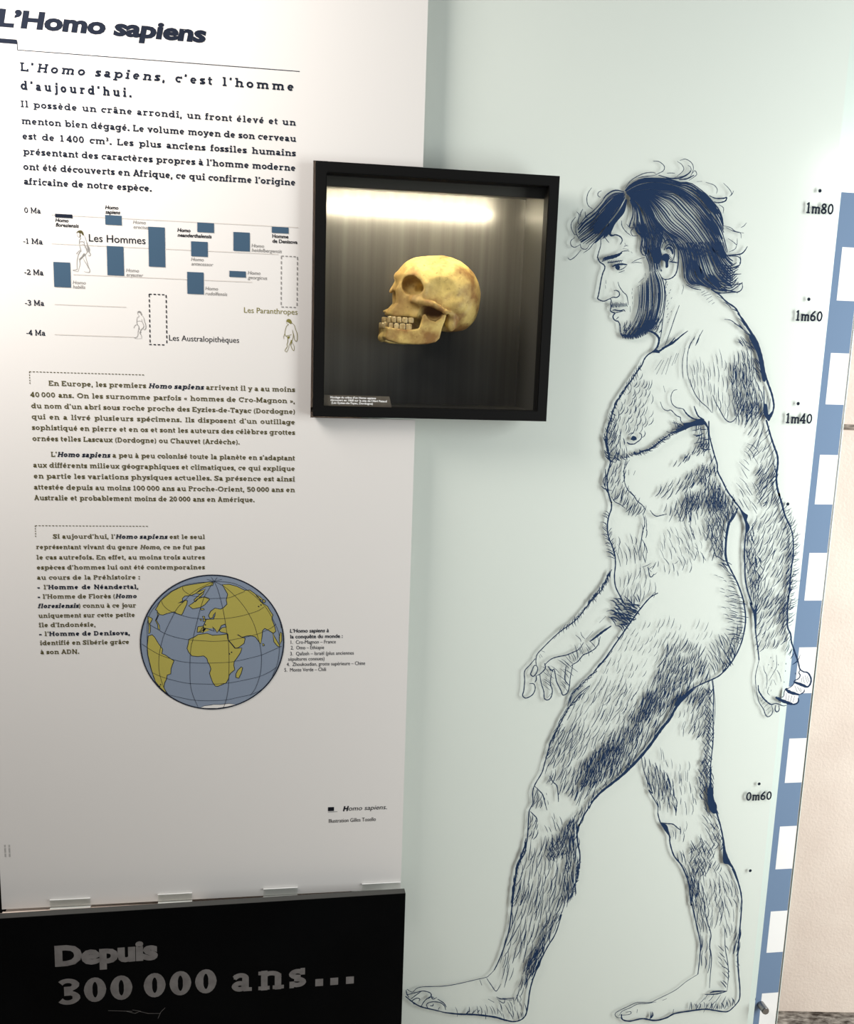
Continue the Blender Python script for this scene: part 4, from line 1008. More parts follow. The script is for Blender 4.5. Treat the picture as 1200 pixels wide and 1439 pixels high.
# timeline chart
ch = Ink(IY, ['ink_bar', 'ink_dark', 'ink_pale', 'ink_grey', 'ink_black', 'ink_gold'])
for a, b in [((72.5, 301.7), (419, 317.8)), ((72.5, 342.3), (391, 357.7)), ((103, 385.7), (354, 398.3)), ((77, 427.7), (177.5, 432.6)), ((77, 470), (188, 475))]:
    rule(ch, a, b, .0012, 2)
for px, py, pr, t in [(34, 298.9, 57.5, '0 Ma'), (32.3, 342.2, 60.3, '-1 Ma'), (34, 385.8, 61.3, '-2 Ma'), (35, 428.9, 62.4, '-3 Ma'), (36.8, 470.9, 64, '-4 Ma')]:
    text_line(ch, px, py, 7.6, t, pr, w=.16, m=1, track=.02, space=.3)
for i, (a, b) in enumerate([((77.4, 300.3), (101.9, 306.6)), ((147.7, 302), (171.2, 316.7)), ((208.3, 318.5), (232.4, 375.5)), ((277.2, 312.5), (300.7, 327.2)), ((328, 325.9), (351, 353.5)),
             ((382, 318.5), (405.4, 328.3)), ((268.5, 339), (292, 361)), ((150, 345.5), (174.4, 387.5)), ((75, 368), (99.8, 404)), ((263, 382), (286.4, 413.7)), ((322.4, 380.5), (345.5, 390))]):
    rect(ch, a, b, 1 if i == 0 else 0, .0002)
for px, py, t in [(77.7, 311.5, 'Homo'), (77.9, 318.2, 'floresiensis'), (147.8, 293.5, 'Homo'), (148, 300, 'sapiens'), (249.2, 325.5, 'Homo'), (249.5, 332.5, 'neanderthalensis')]:
    sans_at(ch, px, py, 4.9, t, bold=.025, shear=.2, m=4)
for px, py, t in [(382.6, 334, 'Homme'), (382.8, 341, 'de Denisova')]: sans_at(ch, px, py, 4.9, t, bold=.025, m=4)
for px, py, t in [(187, 314.3, 'Homo'), (187.3, 321, 'erectus'), (353.5, 347.3, 'Homo'), (353.7, 353.6, 'heidelbergensis'), (268.5, 366.5, 'Homo'), (268.7, 372.8, 'antecessor'), (177.2, 382, 'Homo'), (177.4, 388.2, 'ergaster'),
                  (102.3, 399, 'Homo'), (102.5, 405.2, 'habilis'), (288.5, 407.5, 'Homo'), (288.7, 414.6, 'rudolfensis'), (348.3, 385.5, 'Homo'), (348.5, 392, 'georgicus')]:
    sans_at(ch, px, py, 4.8, t, shear=.2, m=3, bold=.004)
sans_at(ch, 125, 339.2, 10.2, 'Les Hommes', 204.5, m=4, bold=.006)
sans_at(ch, 343, 439.3, 7.6, 'Les Paranthropes', 418, m=5)
sans_at(ch, 237.7, 478.5, 7.8, 'Les Australopithèques', 336, m=4)
for (a, b, m) in [((209.7, 413.3), (233.5, 485.2), 4), ((395.5, 359.8), (418, 432.5), 3)]:
    c = (b[0], a[1]+1.2); d = (a[0], b[1]-1.2)
    dashes(ch, a, c, 4, .0017, m); dashes(ch, d, b, 4, .0017, m); dashes(ch, a, d, 10, .0017, m); dashes(ch, c, b, 10, .0017, m)
ch.build('timeline_chart', panel)

# little walkers beside the chart
def walker(fr, lines, fills, mats, name):
    k = Ink(IY, mats)
    for w, m, pts in lines:
        q = smooth(fr(*pts), 4); n = len(q)
        k.ribbon([at(a, b) for a, b in q], [w*SCL*(.4+.6*math.sin(math.pi*(i+.5)/n)) for i in range(n)], m)
    for m, pts in fills: k.poly([at(a, b) for a, b in smooth(fr(*pts), 3)], m, .0001)
    return k.build(name, panel)
W1 = frame(95, 315, 19.18)
walker(W1, [(.7, 0, ((270,240),(265,300),(285,345),(330,350),(355,380),(320,430),(320,550),(340,640),(350,710),(300,800),(270,900),(255,1000),(255,1150),(250,1220),(140,1240),(250,1275),(285,1270))),
            (.8, 0, ((430,280),(480,380),(540,560),(590,660),(585,760),(620,810),(580,860),(550,820))), (.7, 0, ((440,440),(450,540),(500,640),(530,700),(540,770))), (.7, 0, ((470,560),(500,680),(520,760),(470,830),(410,880),(330,960),(325,1000),(335,1080),(310,1180),(285,1270))),
            (.7, 0, ((480,820),(500,930),(530,1040),(560,1140),(595,1230),(590,1290),(540,1300),(440,1275))), (.6, 0, ((410,910),(460,1000),(510,1080),(560,1190))), (.5, 0, ((330,700),(290,740),(250,780),(240,800),(280,800))), (.8, 0, ((330,480),(400,470),(440,500))), (.6, 0, ((340,570),(420,550),(470,590),(460,640))), (.7, 0, ((340,680),(360,720),(350,730)))],
       [(1, ((230,240),(270,190),(340,165),(400,190),(430,260),(420,300),(385,275),(370,240),(330,250),(290,215))), (1, ((325,250),(350,290),(345,340),(325,350),(325,300))), (2, ((440,780),(470,810),(400,890),(330,960),(310,940),(380,870))), (2, ((500,440),(560,600),(590,740),(555,740),(530,640)))], ['ink_grey', 'ink_olive', 'ink_grey'], 'walking_figure_print')
W2 = frame(180, 430, 26.17)
walker(W2, [(.6, 0, ((350,220),(360,310),(410,370),(340,430),(325,560),(340,680),(400,760),(370,940),(360,1080),(310,1150),(220,1165),(330,1200),(500,1190))), (.7, 0, ((490,330),(570,420),(610,580),(650,690),(650,820),(590,880),(570,840))), (.7, 0, ((500,480),(520,580),(570,700),(565,790),(490,870),(440,980),(490,1090),(500,1190))), (.6, 0, ((340,690),(280,700),(220,780),(230,820))), (.5, 0, ((340,560),(430,550),(500,570))), (.6, 0, ((400,760),(420,850),(470,900)))],
       [(1, ((340,250),(370,195),(420,180),(480,220),(515,330),(490,340),(455,280),(430,230))), (1, ((460,920),(480,960),(450,1010),(490,1080),(440,1030),(425,980)))], ['ink_grey', 'ink_grey'], 'walking_figure_print')
W3 = frame(390, 440, 23.97)
walker(W3, [(.7, 0, ((300,280),(320,360),(370,380),(300,450),(250,640),(260,760),(330,800),(350,940),(320,1060),(330,1130),(250,1260),(310,1300),(370,1180),(400,1050),(450,960))), (.8, 0, ((470,330),(560,400),(610,560),(660,700),(660,900),(620,950),(570,880),(550,760),(500,560))), (.7, 0, ((500,560),(530,760),(480,960),(440,1060),(500,1220),(550,1260),(560,1130),(490,980))), (.6, 0, ((250,680),(210,790),(220,880))), (.6, 0, ((290,760),(380,750),(480,720)))],
       [(0, ((290,280),(320,220),(380,195),(450,230),(480,330),(430,360),(390,330),(340,300))), (0, ((320,790),(410,780),(390,850),(350,870))), (0, ((450,900),(490,930),(460,1060),(430,1020)))], ['ink_gold'], 'walking_figure_print')

# body text
k = Ink(IY, ['ink_olive', 'ink_dark'])
dashes(k, (41, 522.3), (204.3, 527.7), 34, .0012, 0, .62); dashes(k, (41.4, 522.3), (41.8, 541), 5, .0012, 0, .55)
for px, py, pr, t in [(68.3, 541.8, 415.2, 'En Europe, les premiers |Homo sapiens| arrivent il y a au moins'), (42.7, 557.7, 415.2, '40\u202f000 ans. On les surnomme parfois « hommes de Cro-Magnon »,'),
                      (44, 573.4, 415.2, 'du nom d’un abri sous roche proche des Eyzies-de-Tayac (Dordogne)'), (44.7, 588.8, 415.2, 'qui en a livré plusieurs spécimens. Ils disposent d’un outillage'),
                      (45, 604, 415.2, 'sophistiqué en pierre et en os et sont les auteurs des célèbres grottes'), (45.7, 619.4, 337.5, 'ornées telles Lascaux (Dordogne) ou Chauvet (Ardèche).')]:
    text_line(k, px, py, 7.0, t, pr, w=.19, m2=1)
for px, py, pr, t in [(71.7, 641.8, 415, 'L’|Homo sapiens| a peu à peu colonisé toute la planète en s’adaptant'), (46.7, 656.8, 415, 'aux différents milieux géographiques et climatiques, ce qui explique'),
                      (47.3, 672.2, 415, 'en partie les variations physiques actuelles. Sa présence est ainsi'), (47.7, 687.8, 415, 'attestée depuis au moins 100\u202f000 ans au Proche-Orient, 50\u202f000 ans en'), (48.3, 702.8, 358.5, 'Australie et probablement moins de 20\u202f000 ans en Amérique.')]:
    text_line(k, px, py, 7.0, t, pr, w=.19, m2=1)
k.build('body_paragraph', panel)
k = Ink(IY, ['ink_olive', 'ink_dark'])
dashes(k, (49.3, 738.7), (209.5, 740.2), 34, .0012, 0, .62); dashes(k, (49.6, 738.7), (50, 756), 5, .0012, 0, .55)
for px, py, pr, t in [(74.5, 756.8, 288.5, 'Si aujourd’hui, l’|Homo sapiens| est le seul'), (50.7, 771.6, 288.5, 'représentant vivant du genre _Homo_, ce ne fut pas'), (51.3, 786.2, 288.5, 'le cas autrefois. En effet, au moins trois autres'),
                      (51.7, 800.4, 288.5, 'espèces d’hommes lui ont été contemporaines'), (52, 814.6, 197.5, 'au cours de la Préhistoire :'), (52.5, 828.2, 195.2, '^–^ l’^Homme de Néandertal,^'), (53, 841.4, 192.2, '^–^ l’Homme de Florès (|Homo|'),
                      (53.5, 854.6, 191.7, '|floresiensis|) connu à ce jour'), (54, 868.2, 190.2, 'uniquement sur cette petite'), (54.5, 881.4, 135.2, 'île d’Indonésie,'), (55, 893.9, 183.5, '^–^ l’^Homme de Denisova,^'), (56.2, 906.6, 182.2, 'identifié en Sibérie grâce'), (56.8, 919.4, 112.2, 'à son ADN.')]:
    text_line(k, px, py, 6.2, t, pr, w=.20, m2=1)
k.build('body_paragraph', panel)

# globe
GA = frame(190, 800, 10.909); GB = frame(290, 800, 10); GC = frame(190, 890, 10.909); GD = frame(290, 890, 10)
gl = Ink(IY, ['ink_sea', 'ink_land', 'ink_dark', 'panel'])
gx, gz = at(299.2, 903.4); grx = (at(399.8, 903)[0]-at(198.6, 903)[0])/2; grz = (at(299, 809.4)[1]-at(299, 997.4)[1])/2
gr = (grx+grz)/2
circ = [(gx+grx*math.cos(2*math.pi*i/96), gz+grz*math.sin(2*math.pi*i/96)) for i in range(96)]
gl.poly(circ, 0)
def clampg(p, f=.992):
    dx, dz = (p[0]-gx)/grx, (p[1]-gz)/grz; r = math.hypot(dx, dz)
    return p if r <= f else (gx+dx/r*f*grx, gz+dz/r*f*grz)
lands = [
 GA((310,620),(390,480),(560,340),(720,260),(850,235),(1010,210),(1150,190),(1200,200),(1190,245),(1080,265),(1000,310),(930,370),(860,400),(760,410),(720,450),(730,480),(700,500),(650,520),(720,505),(760,470),(800,480),(790,540),(760,600),(730,670),(710,700),(640,680),(600,650),(540,665),(480,680),(430,700),(380,695),(345,660),(335,630)),
 GA((330,640),(360,700),(325,780),(370,860),(380,930),(350,910),(345,850),(310,785),(345,710)),
 GA((190,720),(240,740),(265,760),(240,810),(225,830),(235,900),(230,970),(205,990),(210,900),(205,820)),
 GA((820,560),(880,520),(960,450),(1060,420),(1120,440),(1140,460),(1070,540),(1010,580),(920,600),(880,605),(850,580)), GA((900,470),(950,420),(1000,380),(1060,340),(1040,380),(980,440),(920,500)), GA((930,370),(1000,330),(1080,300),(1050,340),(990,380)),
 GA((1000,600),(1050,600),(1060,620),(1010,625)), GA((1030,720),(1060,720),(1070,760),(1080,790),(1040,800),(1050,760)), GA((990,770),(1020,760),(1010,790)),
 GB((225,215),(320,210),(430,240),(540,295),(610,290),(680,340),(730,390),(760,440),(800,480),(860,520),(900,590),(935,640),(920,700),(940,750),(960,800),(975,870),(940,900),(880,860),(820,830),(790,860),(780,960),(765,1050),(740,1020),(690,950),(620,930),(570,935),(500,955),(450,920),(430,920),(490,950),(545,970),(530,1040),(450,1100),(400,1110),(360,1060),(310,1000),(300,920),(290,900),(200,880),(180,860),(220,820),(280,810),(260,770),(210,790),(180,850),(150,890),(120,840),(80,800),(100,830),(110,870),(60,850),(0,830),(-60,820),(-80,860),(-110,880),(-45,890),(-45,800),(-30,770),(0,700),(100,700),(120,650),(130,600),(100,640),(90,680),(50,690),(30,650),(60,590),(120,545),(200,560),(240,540),(290,490),(280,430),(300,350),(260,280)),
 GA((950,965),(960,880),(1040,870),(1060,910),(1000,960)),
 GC((900,60),(960,20),(1100,0),(1190,30)) + GD((100,25),(200,20),(290,10),(300,80),(360,150),(410,210),(500,205),(480,270),(440,330),(390,400),(385,450),(400,510),(340,560),(320,590),(310,640),(280,695),(220,720),(160,745),(125,740),(90,690),(60,610),(45,560),(65,500),(45,440),(20,400),(10,360)) + GC((1090,375),(1050,345),(960,355),(870,345),(820,290),(795,230),(815,150),(825,90)),
 GD((440,520),(490,470),(510,485),(490,560),(455,630),(415,620),(415,570)), GD((790,140),(810,150),(815,170),(795,178)),
 GC((200,40),(260,20),(300,60),(360,160),(420,240),(410,310),(460,330),(540,385),(595,420),(570,480),(550,540),(545,620),(490,640),(480,700),(450,760),(440,830),(480,910),(530,960),(440,900),(380,840),(310,740),(280,660),(250,560),(220,440),(195,330),(185,200)),
 GB((930,880),(960,950),(1000,1020),(1040,1090),(1000,1080),(950,1020)), GB((1040,880),(1060,900),(1060,1000),(1030,1060),(1025,960)), GB((1040,770),(1060,790),(1050,830)), GB((690,345),(760,390),(800,430),(770,430),(710,380)), GB((800,420),(830,440),(820,470),(790,455)),
]
for p in lands:
    q = [clampg(at(a, b)) for a, b in p]
    gl.poly(q, 1, .0001)
    gl.ribbon(q, .0011, 2, .0002, True)
ant = [clampg(at(a, b)) for a, b in GC((1000,1150),(1060,1110),(1150,1100),(1200,1090)) + GD((200,1000),(320,985),(410,1003),(300,1050),(150,1075),(0,1075))]
gl.poly(ant, 3, .0001); gl.ribbon(ant, .0008, 2, .0002, True)
for p in [GC((530,945),(700,985),(880,1020),(1060,1030),(1200,1030)) + GD((280,935),(420,905),(560,875),(640,855),(780,795)), GC((260,600),(380,655),(500,695),(700,745),(850,768),(1050,775)) + GD((100,713),(320,695),(540,655),(750,605),(900,535),(990,470)),
          GC((100,160),(220,240),(370,325),(550,390),(700,430),(850,447),(1000,455)) + GD((100,415),(310,405),(440,385),(600,350),(770,305),(900,250),(1060,180)), GA((190,800),(230,850),(330,910),(460,985),(640,1045),(850,1082),(1050,1095)) + GB((100,1012),(300,1000),(420,978),(540,955),(700,915),(780,885),(900,830),(980,770)),
          GA((400,480),(440,560),(540,640),(700,700),(850,740),(980,755),(1090,765)) + GB((0,705),(120,695),(270,690),(440,665),(600,625),(730,580),(810,530)), GA((725,265),(740,320),(820,380),(900,410),(1060,430)) + GB((30,410),(200,405),(330,395),(440,350),(540,310)),
          GA((1195,185),(1120,320),(1060,420),(1000,600),(960,760),(900,1000),(880,1100)) + GC((860,180),(845,330),(840,500),(845,750),(880,930),(960,1120)), GA((1190,190),(900,340),(760,480),(650,590),(560,750),(450,985),(400,1150)) + GC((370,320),(362,480),(375,620),(440,830),(530,960)),
          GB((110,170),(160,280),(220,500),(260,700),(290,900)) + GD((305,20),(318,300),(318,500),(310,750),(280,930),(235,1060)), GB((110,170),(250,240),(400,370),(520,510),(610,650),(680,800),(725,960)) + GD((755,170),(775,330),(768,500),(745,620),(690,770),(620,870)), GB((110,170),(300,180),(450,220),(600,310),(760,450),(860,570),(960,750),(1020,900)) + GD((1025,100),(1025,250),(1000,420),(930,600)),
          GA((1190,190),(900,210),(700,265),(500,370),(390,480),(250,640),(190,800),(185,1000)) + GC((185,200),(190,330),(240,540),(300,700))]:
    gl.ribbon([clampg(at(a, b)) for a, b in smooth(p, 4)], .0006, 2, .0003)
for i in range(5): gl.ribbon([clampg(at(*p)) for p in GB((110, 170), (110+math.cos(.5+i*.7)*120, 170-math.sin(.5+i*.7)*60))], .0006, 2, .0003)
gl.ribbon(circ, .0022, 2, .0004, True)
for p in GB((735,522), (768,500)) + GD((355,265), (325,288)) + GC((390,785), (375,810)) + GA((1075,850)):
    gl.dot(*at(*p), .0013, 2, .0004, 8)
gl.build('globe_print', panel)

k = Ink(IY, ['ink_dark'])
fr = frame(180, 790, 3.333)
for x, y, t, b, sh, xr in [(758, 330, 'L’Homo sapiens à', .02, .1, 940), (760, 357, 'la conquête du monde :', .02, 0, 1005), (762, 383, '1.  Cro-Magnon – France', 0, 0, 973), (762, 409, '2.  Omo – Éthiopie', 0, 0, 918), (759, 437, '3.  Qafzeh – Israël (plus anciennes', 0, 0, 1057),
                       (750, 462, 'sépultures connues)', 0, 0, 920), (743, 487, '4.  Zhoukoudian, grotte supérieure – Chine', 0, 0, 1110), (732, 513, '5.  Monte Verde – Chili', 0, 0, 927)]:
    (px, py), (pr, _) = fr((x, y))[0], fr((xr, y))[0]
    sans_at(k, px, py, 5.0, t, pr, bold=b, shear=sh)
k.build('legend_lettering', panel)
k = Ink(IY, ['ink_black'])
rect(k, (461, 1134.4), (469.3, 1139.6)); rule(k, (461, 1141.2), (474, 1140.6), .0007)
sans_at(k, 482, 1139.6, 6.2, 'H', bold=.05, shear=.22); sans_at(k, 489.5, 1139.2, 6.2, 'omo sapiens.', 543.5, shear=.22)
sans_at(k, 462, 1156.3, 5.2, 'Illustration Gilles Tosello', 528)
k.build('credit_lettering', panel)
k = Ink(IY, ['ink_grey'])
for px, py, t in [(9, 1204, 'Conception graphique, réalisation'), (15, 1204, 'Musée de l’homme, Paris')]:
    x0, z0 = at(px, py); sans_line(k, x0, z0, 'lllllll llllllllll lllll', .0031, rot90=True)
k.build('margin_lettering', panel)
# ------------------------------------------------------------------ display case let into the two panels
FY = -.055; BY = .125
case = thing('display_case', 'black framed glass display case holding a human skull', 'display case', ((CX0+CX1)/2, FY, CZ0))
IX0, IX1, IZ0, IZ1 = -.9712, -.5842, 1.3765, 1.7695
bm = bmesh.new()
o4 = [(CX0, CZ0), (CX1, CZ0), (CX1, CZ1), (CX0, CZ1)]; i4 = [(IX0, IZ0), (IX1, IZ0), (IX1, IZ1), (IX0, IZ1)]
for y in (FY, FY+.024):
    pass
vo = [[bm.verts.new((x, y, z)) for x, z in o4] for y in (FY, FY+.030)]; vi = [[bm.verts.new((x, y, z)) for x, z in i4] for y in (FY, FY+.030)]
for i in range(4):
    j = (i+1) % 4
    bm.faces.new((vo[0][i], vo[0][j], vi[0][j], vi[0][i])); bm.faces.new((vo[1][j], vo[1][i], vi[1][i], vi[1][j]))
    bm.faces.new((vo[0][j], vo[0][i], vo[1][i], vo[1][j])); bm.faces.new((vi[0][i], vi[0][j], vi[1][j], vi[1][i]))
bmesh.ops.bevel(bm, geom=[e for e in bm.edges if all(abs(v.co.y-FY) < 1e-6 for v in e.verts)], offset=.0012, segments=2, affect='EDGES')
from_bm('frame', bm, M['frame'], case)
BX0, BX1, BZ0, BZ1 = IX0-.004, IX1+.004, IZ0-.003, IZ1+.003
M['backing'] = mat('grey_brushed_laminate', (.05, .05, .047, 1), .23, 1.0)
def brushed(m):
    nt = m.node_tree; N, L = nt.nodes, nt.links; b = N['Principled BSDF']
    tc = N.new('ShaderNodeTexCoord'); mp = N.new('ShaderNodeMapping'); mp.inputs['Scale'].default_value = (60, 60, 1.2)
    no = N.new('ShaderNodeTexNoise'); no.inputs['Scale'].default_value = 1.0; no.inputs['Detail'].default_value = 5
    rp = N.new('ShaderNodeValToRGB'); rp.color_ramp.elements[0].position = .3; rp.color_ramp.elements[1].position = .75
    rp.color_ramp.elements[0].color = srgb(64, 63, 61); rp.color_ramp.elements[1].color = srgb(80, 79, 77)
    L.new(tc.outputs['Object'], mp.inputs['Vector']); L.new(mp.outputs['Vector'], no.inputs['Vector']); L.new(no.outputs['Fac'], rp.inputs['Fac']); L.new(rp.outputs['Color'], b.inputs['Base Color'])
brushed(M['backing'])
bm = bmesh.new()
add_box(bm, BX0, BX1, BY, BY+.004, BZ0, BZ1)
from_bm('backing_board', bm, M['backing'], case)
M['case_wall'] = mat('dark_case_lining', srgb(62, 61, 58), .28, .5)
bm = bmesh.new(); t = .003
add_box(bm, BX0-t, BX0, FY+.0302, BY+.004, BZ0-t, BZ1+t); add_box(bm, BX1, BX1+t, FY+.0302, BY+.004, BZ0-t, BZ1+t)
add_box(bm, BX0, BX1, FY+.0302, BY+.004, BZ0-t, BZ0); add_box(bm, BX0, BX1, FY+.0302, BY+.004, BZ1, BZ1+t)
from_bm('case_lining', bm, M['case_wall'], case)
bm = bmesh.new(); add_box(bm, IX0+.0003, IX1-.0003, FY+.010, FY+.013, IZ0+.0003, IZ1-.0003)
from_bm('glass_pane', bm, M['case_glass'], case)
# strip lamp behind the upper rail, shining on to the backing board
bm = bmesh.new(); add_box(bm, BX0+.002, BX1-.002, FY+.031, FY+.041, BZ1-.0200, BZ1-.0005, .001)
lamp = from_bm('lamp_housing', bm, M['case_wall'], case)
bm = bmesh.new(); add_box(bm, BX0+.006, BX1-.040, FY+.0412, FY+.0460, BZ1-.0180, BZ1-.0085)
from_bm('led_strip', bm, lamp_mat('warm_led', (1.0, .87, .62, 1), 135.0), lamp)
# caption label on the inside of the glass
bm = bmesh.new()
c = [photo(457.5, 570.3, FY+.0095), photo(550.5, 573.2, FY+.0095), photo(547, 557.2, FY+.0095), photo(457.5, 554.2, FY+.0095)]
c[0] = (IX0+.0008, c[1][1]); c[3] = (IX0+.0008, c[2][1])
add_prism(bm, [c[0], c[1], c[2], c[3]], FY+.0085, FY+.0097)
cap_o = from_bm('caption_label', bm, noisy(mat('grey_brown_label', (.1, .09, .08, 1), .35, .5), srgb(78, 72, 64), srgb(96, 90, 80), 30), case)
k = Ink(FY+.0083, ['ink_white'])
for px, py, pr, tx in [(464, 559.4, 528.3, 'Moulage du crâne d’un Homo sapiens'), (464.2, 563.3, 543.6, 'découvert en 1868 sur le site de l’Abri Pataud'), (465.6, 567.2, 524, '(Les Eyzies-de-Tayac, Dordogne)')]:
    x0, z0 = photo(px, py, FY+.0083); x1, _ = photo(pr, py, FY+.0083)
    sans_line(k, x0, z0, tx, .0034, x1=x1, bold=.03)
k.build('caption_lettering', cap_o)

# ------------------------------------------------------------------ skull
def surface_nets(F, org, h):
    S = F < 0
    nx, ny, nz = F.shape
    acc = np.zeros((nx-1, ny-1, nz-1, 3)); cnt = np.zeros((nx-1, ny-1, nz-1))
    corners = [(i, j, k) for i in (0, 1) for j in (0, 1) for k in (0, 1)]
    sl = lambda c: tuple(slice(c[a], F.shape[a]-1+c[a]) for a in range(3))
    for a in corners:
        for ax in range(3):
            if a[ax]: continue
            b = list(a); b[ax] = 1; b = tuple(b)
            fa, fb = F[sl(a)], F[sl(b)]
            cr = (fa < 0) != (fb < 0)
            t = np.where(cr, fa/np.where(cr, fa-fb, 1), 0)
            for q in range(3):
                acc[..., q] += np.where(cr, a[q] + (t if q == ax else 0), 0)
            cnt += cr
    act = cnt > 0
    idx = -np.ones(act.shape, int); idx[act] = np.arange(act.sum())
    base = np.stack(np.nonzero(act), -1)
    V = org + h*(base + acc[act]/cnt[act][:, None])
    faces = []
    for ax in range(3):
        u, v = [(1, 2), (2, 0), (0, 1)][ax]
        s0 = [slice(0, n) for n in F.shape]; s1 = [slice(0, n) for n in F.shape]
        s0[ax] = slice(0, F.shape[ax]-1); s1[ax] = slice(1, F.shape[ax])
        A_, B_ = S[tuple(s0)], S[tuple(s1)]
        e = np.stack(np.nonzero(A_ != B_), -1)
        ok = np.all([(e[:, q] >= 1) & (e[:, q] < F.shape[q]-1) for q in (u, v)], 0); e = e[ok]
        fl = A_[tuple(e.T)]
        def cell(du, dv):
            c = e.copy(); c[:, u] -= du; c[:, v] -= dv; return idx[tuple(c.T)]
        qd = np.stack([cell(1, 1), cell(0, 1), cell(0, 0), cell(1, 0)], -1)
        qd[~fl] = qd[~fl][:, ::-1]
        faces.append(qd)
    return V, np.concatenate(faces)

def smin(a, b, k):
    h = np.clip(.5+.5*(b-a)/k, 0, 1); return b*(1-h)+a*h-k*h*(1-h)
def smax(a, b, k): return -smin(-a, -b, k)
def ell(X, Yv, Zv, c, r):
    q = np.sqrt(((X-c[0])/r[0])**2+((Yv-c[1])/r[1])**2+((Zv-c[2])/r[2])**2)
    g = np.sqrt(((X-c[0])/r[0]**2)**2+((Yv-c[1])/r[1]**2)**2+((Zv-c[2])/r[2]**2)**2)
    return q*(q-1)/np.maximum(g, 1e-6)
def seg(X, Yv, Zv, a, b, ra, rb):
    a = np.array(a, float); b = np.array(b, float); d = b-a
    t = np.clip(((X-a[0])*d[0]+(Yv-a[1])*d[1]+(Zv-a[2])*d[2])/(d@d), 0, 1)
    return np.sqrt((X-a[0]-t*d[0])**2+(Yv-a[1]-t*d[1])**2+(Zv-a[2]-t*d[2])**2)-(ra+(rb-ra)*t)
def poly2(X, Zv, pts):
    d = np.full(X.shape, 1e9); s = np.ones(X.shape)
    n = len(pts)
    for i in range(n):
        ax, az = pts[i]; bx, bz = pts[i-1]
        ex, ez = bx-ax, bz-az; wx, wz = X-ax, Zv-az
        t = np.clip((wx*ex+wz*ez)/(ex*ex+ez*ez), 0, 1)
        d = np.minimum(d, (wx-ex*t)**2+(wz-ez*t)**2)
        c1 = Zv >= az; c2 = Zv < bz; c3 = ex*wz > ez*wx
        s = np.where((c1 & c2 & c3) | (~c1 & ~c2 & ~c3), -s, s)
    return s*np.sqrt(d)
def polyline_xy(X, Yv, pts):
    d = np.full(X.shape, 1e9)
    for (ax, ay), (bx, by) in zip(pts, pts[1:]):
        ex, ey = bx-ax, by-ay
        t = np.clip(((X-ax)*ex+(Yv-ay)*ey)/(ex*ex+ey*ey), 0, 1)
        d = np.minimum(d, (X-ax-t*ex)**2+(Yv-ay-t*ey)**2)
    return np.sqrt(d)
# measured in hundredths of the enlarged photograph: x back, w down, y sideways
def arch(x0, x1, wmax, n=14):
    return [(x0+(x1-x0)*(i/n)**2, wmax*math.sqrt(max(0, 1-(1-(i/n))**2.6))) for i in range(n+1)]
def grid(x0, x1, y0, y1, w0, w1, h):
    xs = np.arange(x0, x1, h); ys = np.arange(y0, y1, h); ws = np.arange(w0, w1, h)
    return np.meshgrid(xs, ys, ws, indexing='ij'), np.array([x0, y0, w0])
Hs = .062
(X, Yg, W), org = grid(1.6, 11.0, -3.5, 3.5, .8, 8.3, Hs)
YA = np.abs(Yg)
cran = ell(X, Yg, W, (6.95, 0, 4.30), (3.52, 2.95, 3.14))
cran = smin(cran, ell(X, Yg, W, (5.35, 0, 3.55), (2.05, 2.25, 2.15)), .45)
cran = smin(cran, ell(X, Yg, W, (8.15, 0, 5.30), (2.20, 2.55, 2.35)), .4)
cran = smax(cran, W-7.62-.10*(8.3-X), .4)
cran = smax(cran, -(ell(X, YA, W, (6.30, 3.40, 4.30), (1.60, .95, 1.40))), .28)          # temporal hollow
cran = smin(cran, ell(X, YA, W, (7.75, 1.9, 5.25), (1.30, 1.02, 1.05)), .10)            # temporal squama
cran = smin(cran, ell(X, YA, W, (7.62, 2.1, 6.75), (.52, .45, .78)), .2)              # mastoid
brow = seg(X, YA, W, (3.55, .35, 3.05), (4.7, 2.05, 3.20), .36, .30); cran = smin(cran, brow, .3)
cran = smin(cran, seg(X, YA, W, (4.7, 2.05, 3.20), (5.35, 2.45, 3.75), .30, .22), .2)
face = poly2(X, W, [(3.45, 3.6), (3.15, 4.15), (3.2, 5.3), (2.5, 6.08), (2.5, 6.35), (3.1, 6.55), (4.95, 6.60), (5.1, 5.9), (5.0, 5.1), (5.3, 4.6), (5.2, 3.5)])
jaw_up = arch(2.35, 5.6, 2.05)
fy = .55+1.45*np.clip((X-2.4)/2.6, 0, 1)**.6
face = smax(face, YA-fy, .25)
cran = smin(cran, face+.05, .18)
cran = smin(cran, ell(X, YA, W, (4.75, 1.95, 5.15), (.62, .55, .62)), .25)            # cheekbone
cran = smin(cran, seg(X, YA, W, (5.25, 2.45, 3.75), (5.15, 2.35, 4.75), .20, .24), .15)
zyg = smin(seg(X, YA, W, (4.9, 2.35, 5.15), (5.9, 2.85, 5.40), .32, .24), seg(X, YA, W, (5.9, 2.85, 5.40), (6.95, 2.85, 5.95), .24, .20), .15)
zyg = smin(zyg, seg(X, YA, W, (6.95, 2.85, 5.95), (7.7, 2.35, 6.20), .20, .22), .15)
cran = smin(cran, zyg, .12)
hole = smin(ell(X, YA, W, (4.40, 1.80, 3.90), (.93, .92, .78)), seg(X, YA, W, (4.5, 1.7, 3.95), (5.6, .7, 4.1), .64, .2), .2)
hole = smin(hole, ell(X, YA, W, (4.15, 1.75, 3.62), (.62, .85, .50)), .2); hole = smin(hole, ell(X, YA, W, (4.75, 1.95, 4.15), (.62, .75, .52)), .2)
cran = smax(cran, -hole, .10)                                                          # orbit
cran = smax(cran, -ell(X, YA, W, (5.9, 2.05, 5.95), (.95, .62, .75)), .2)              # under the arch
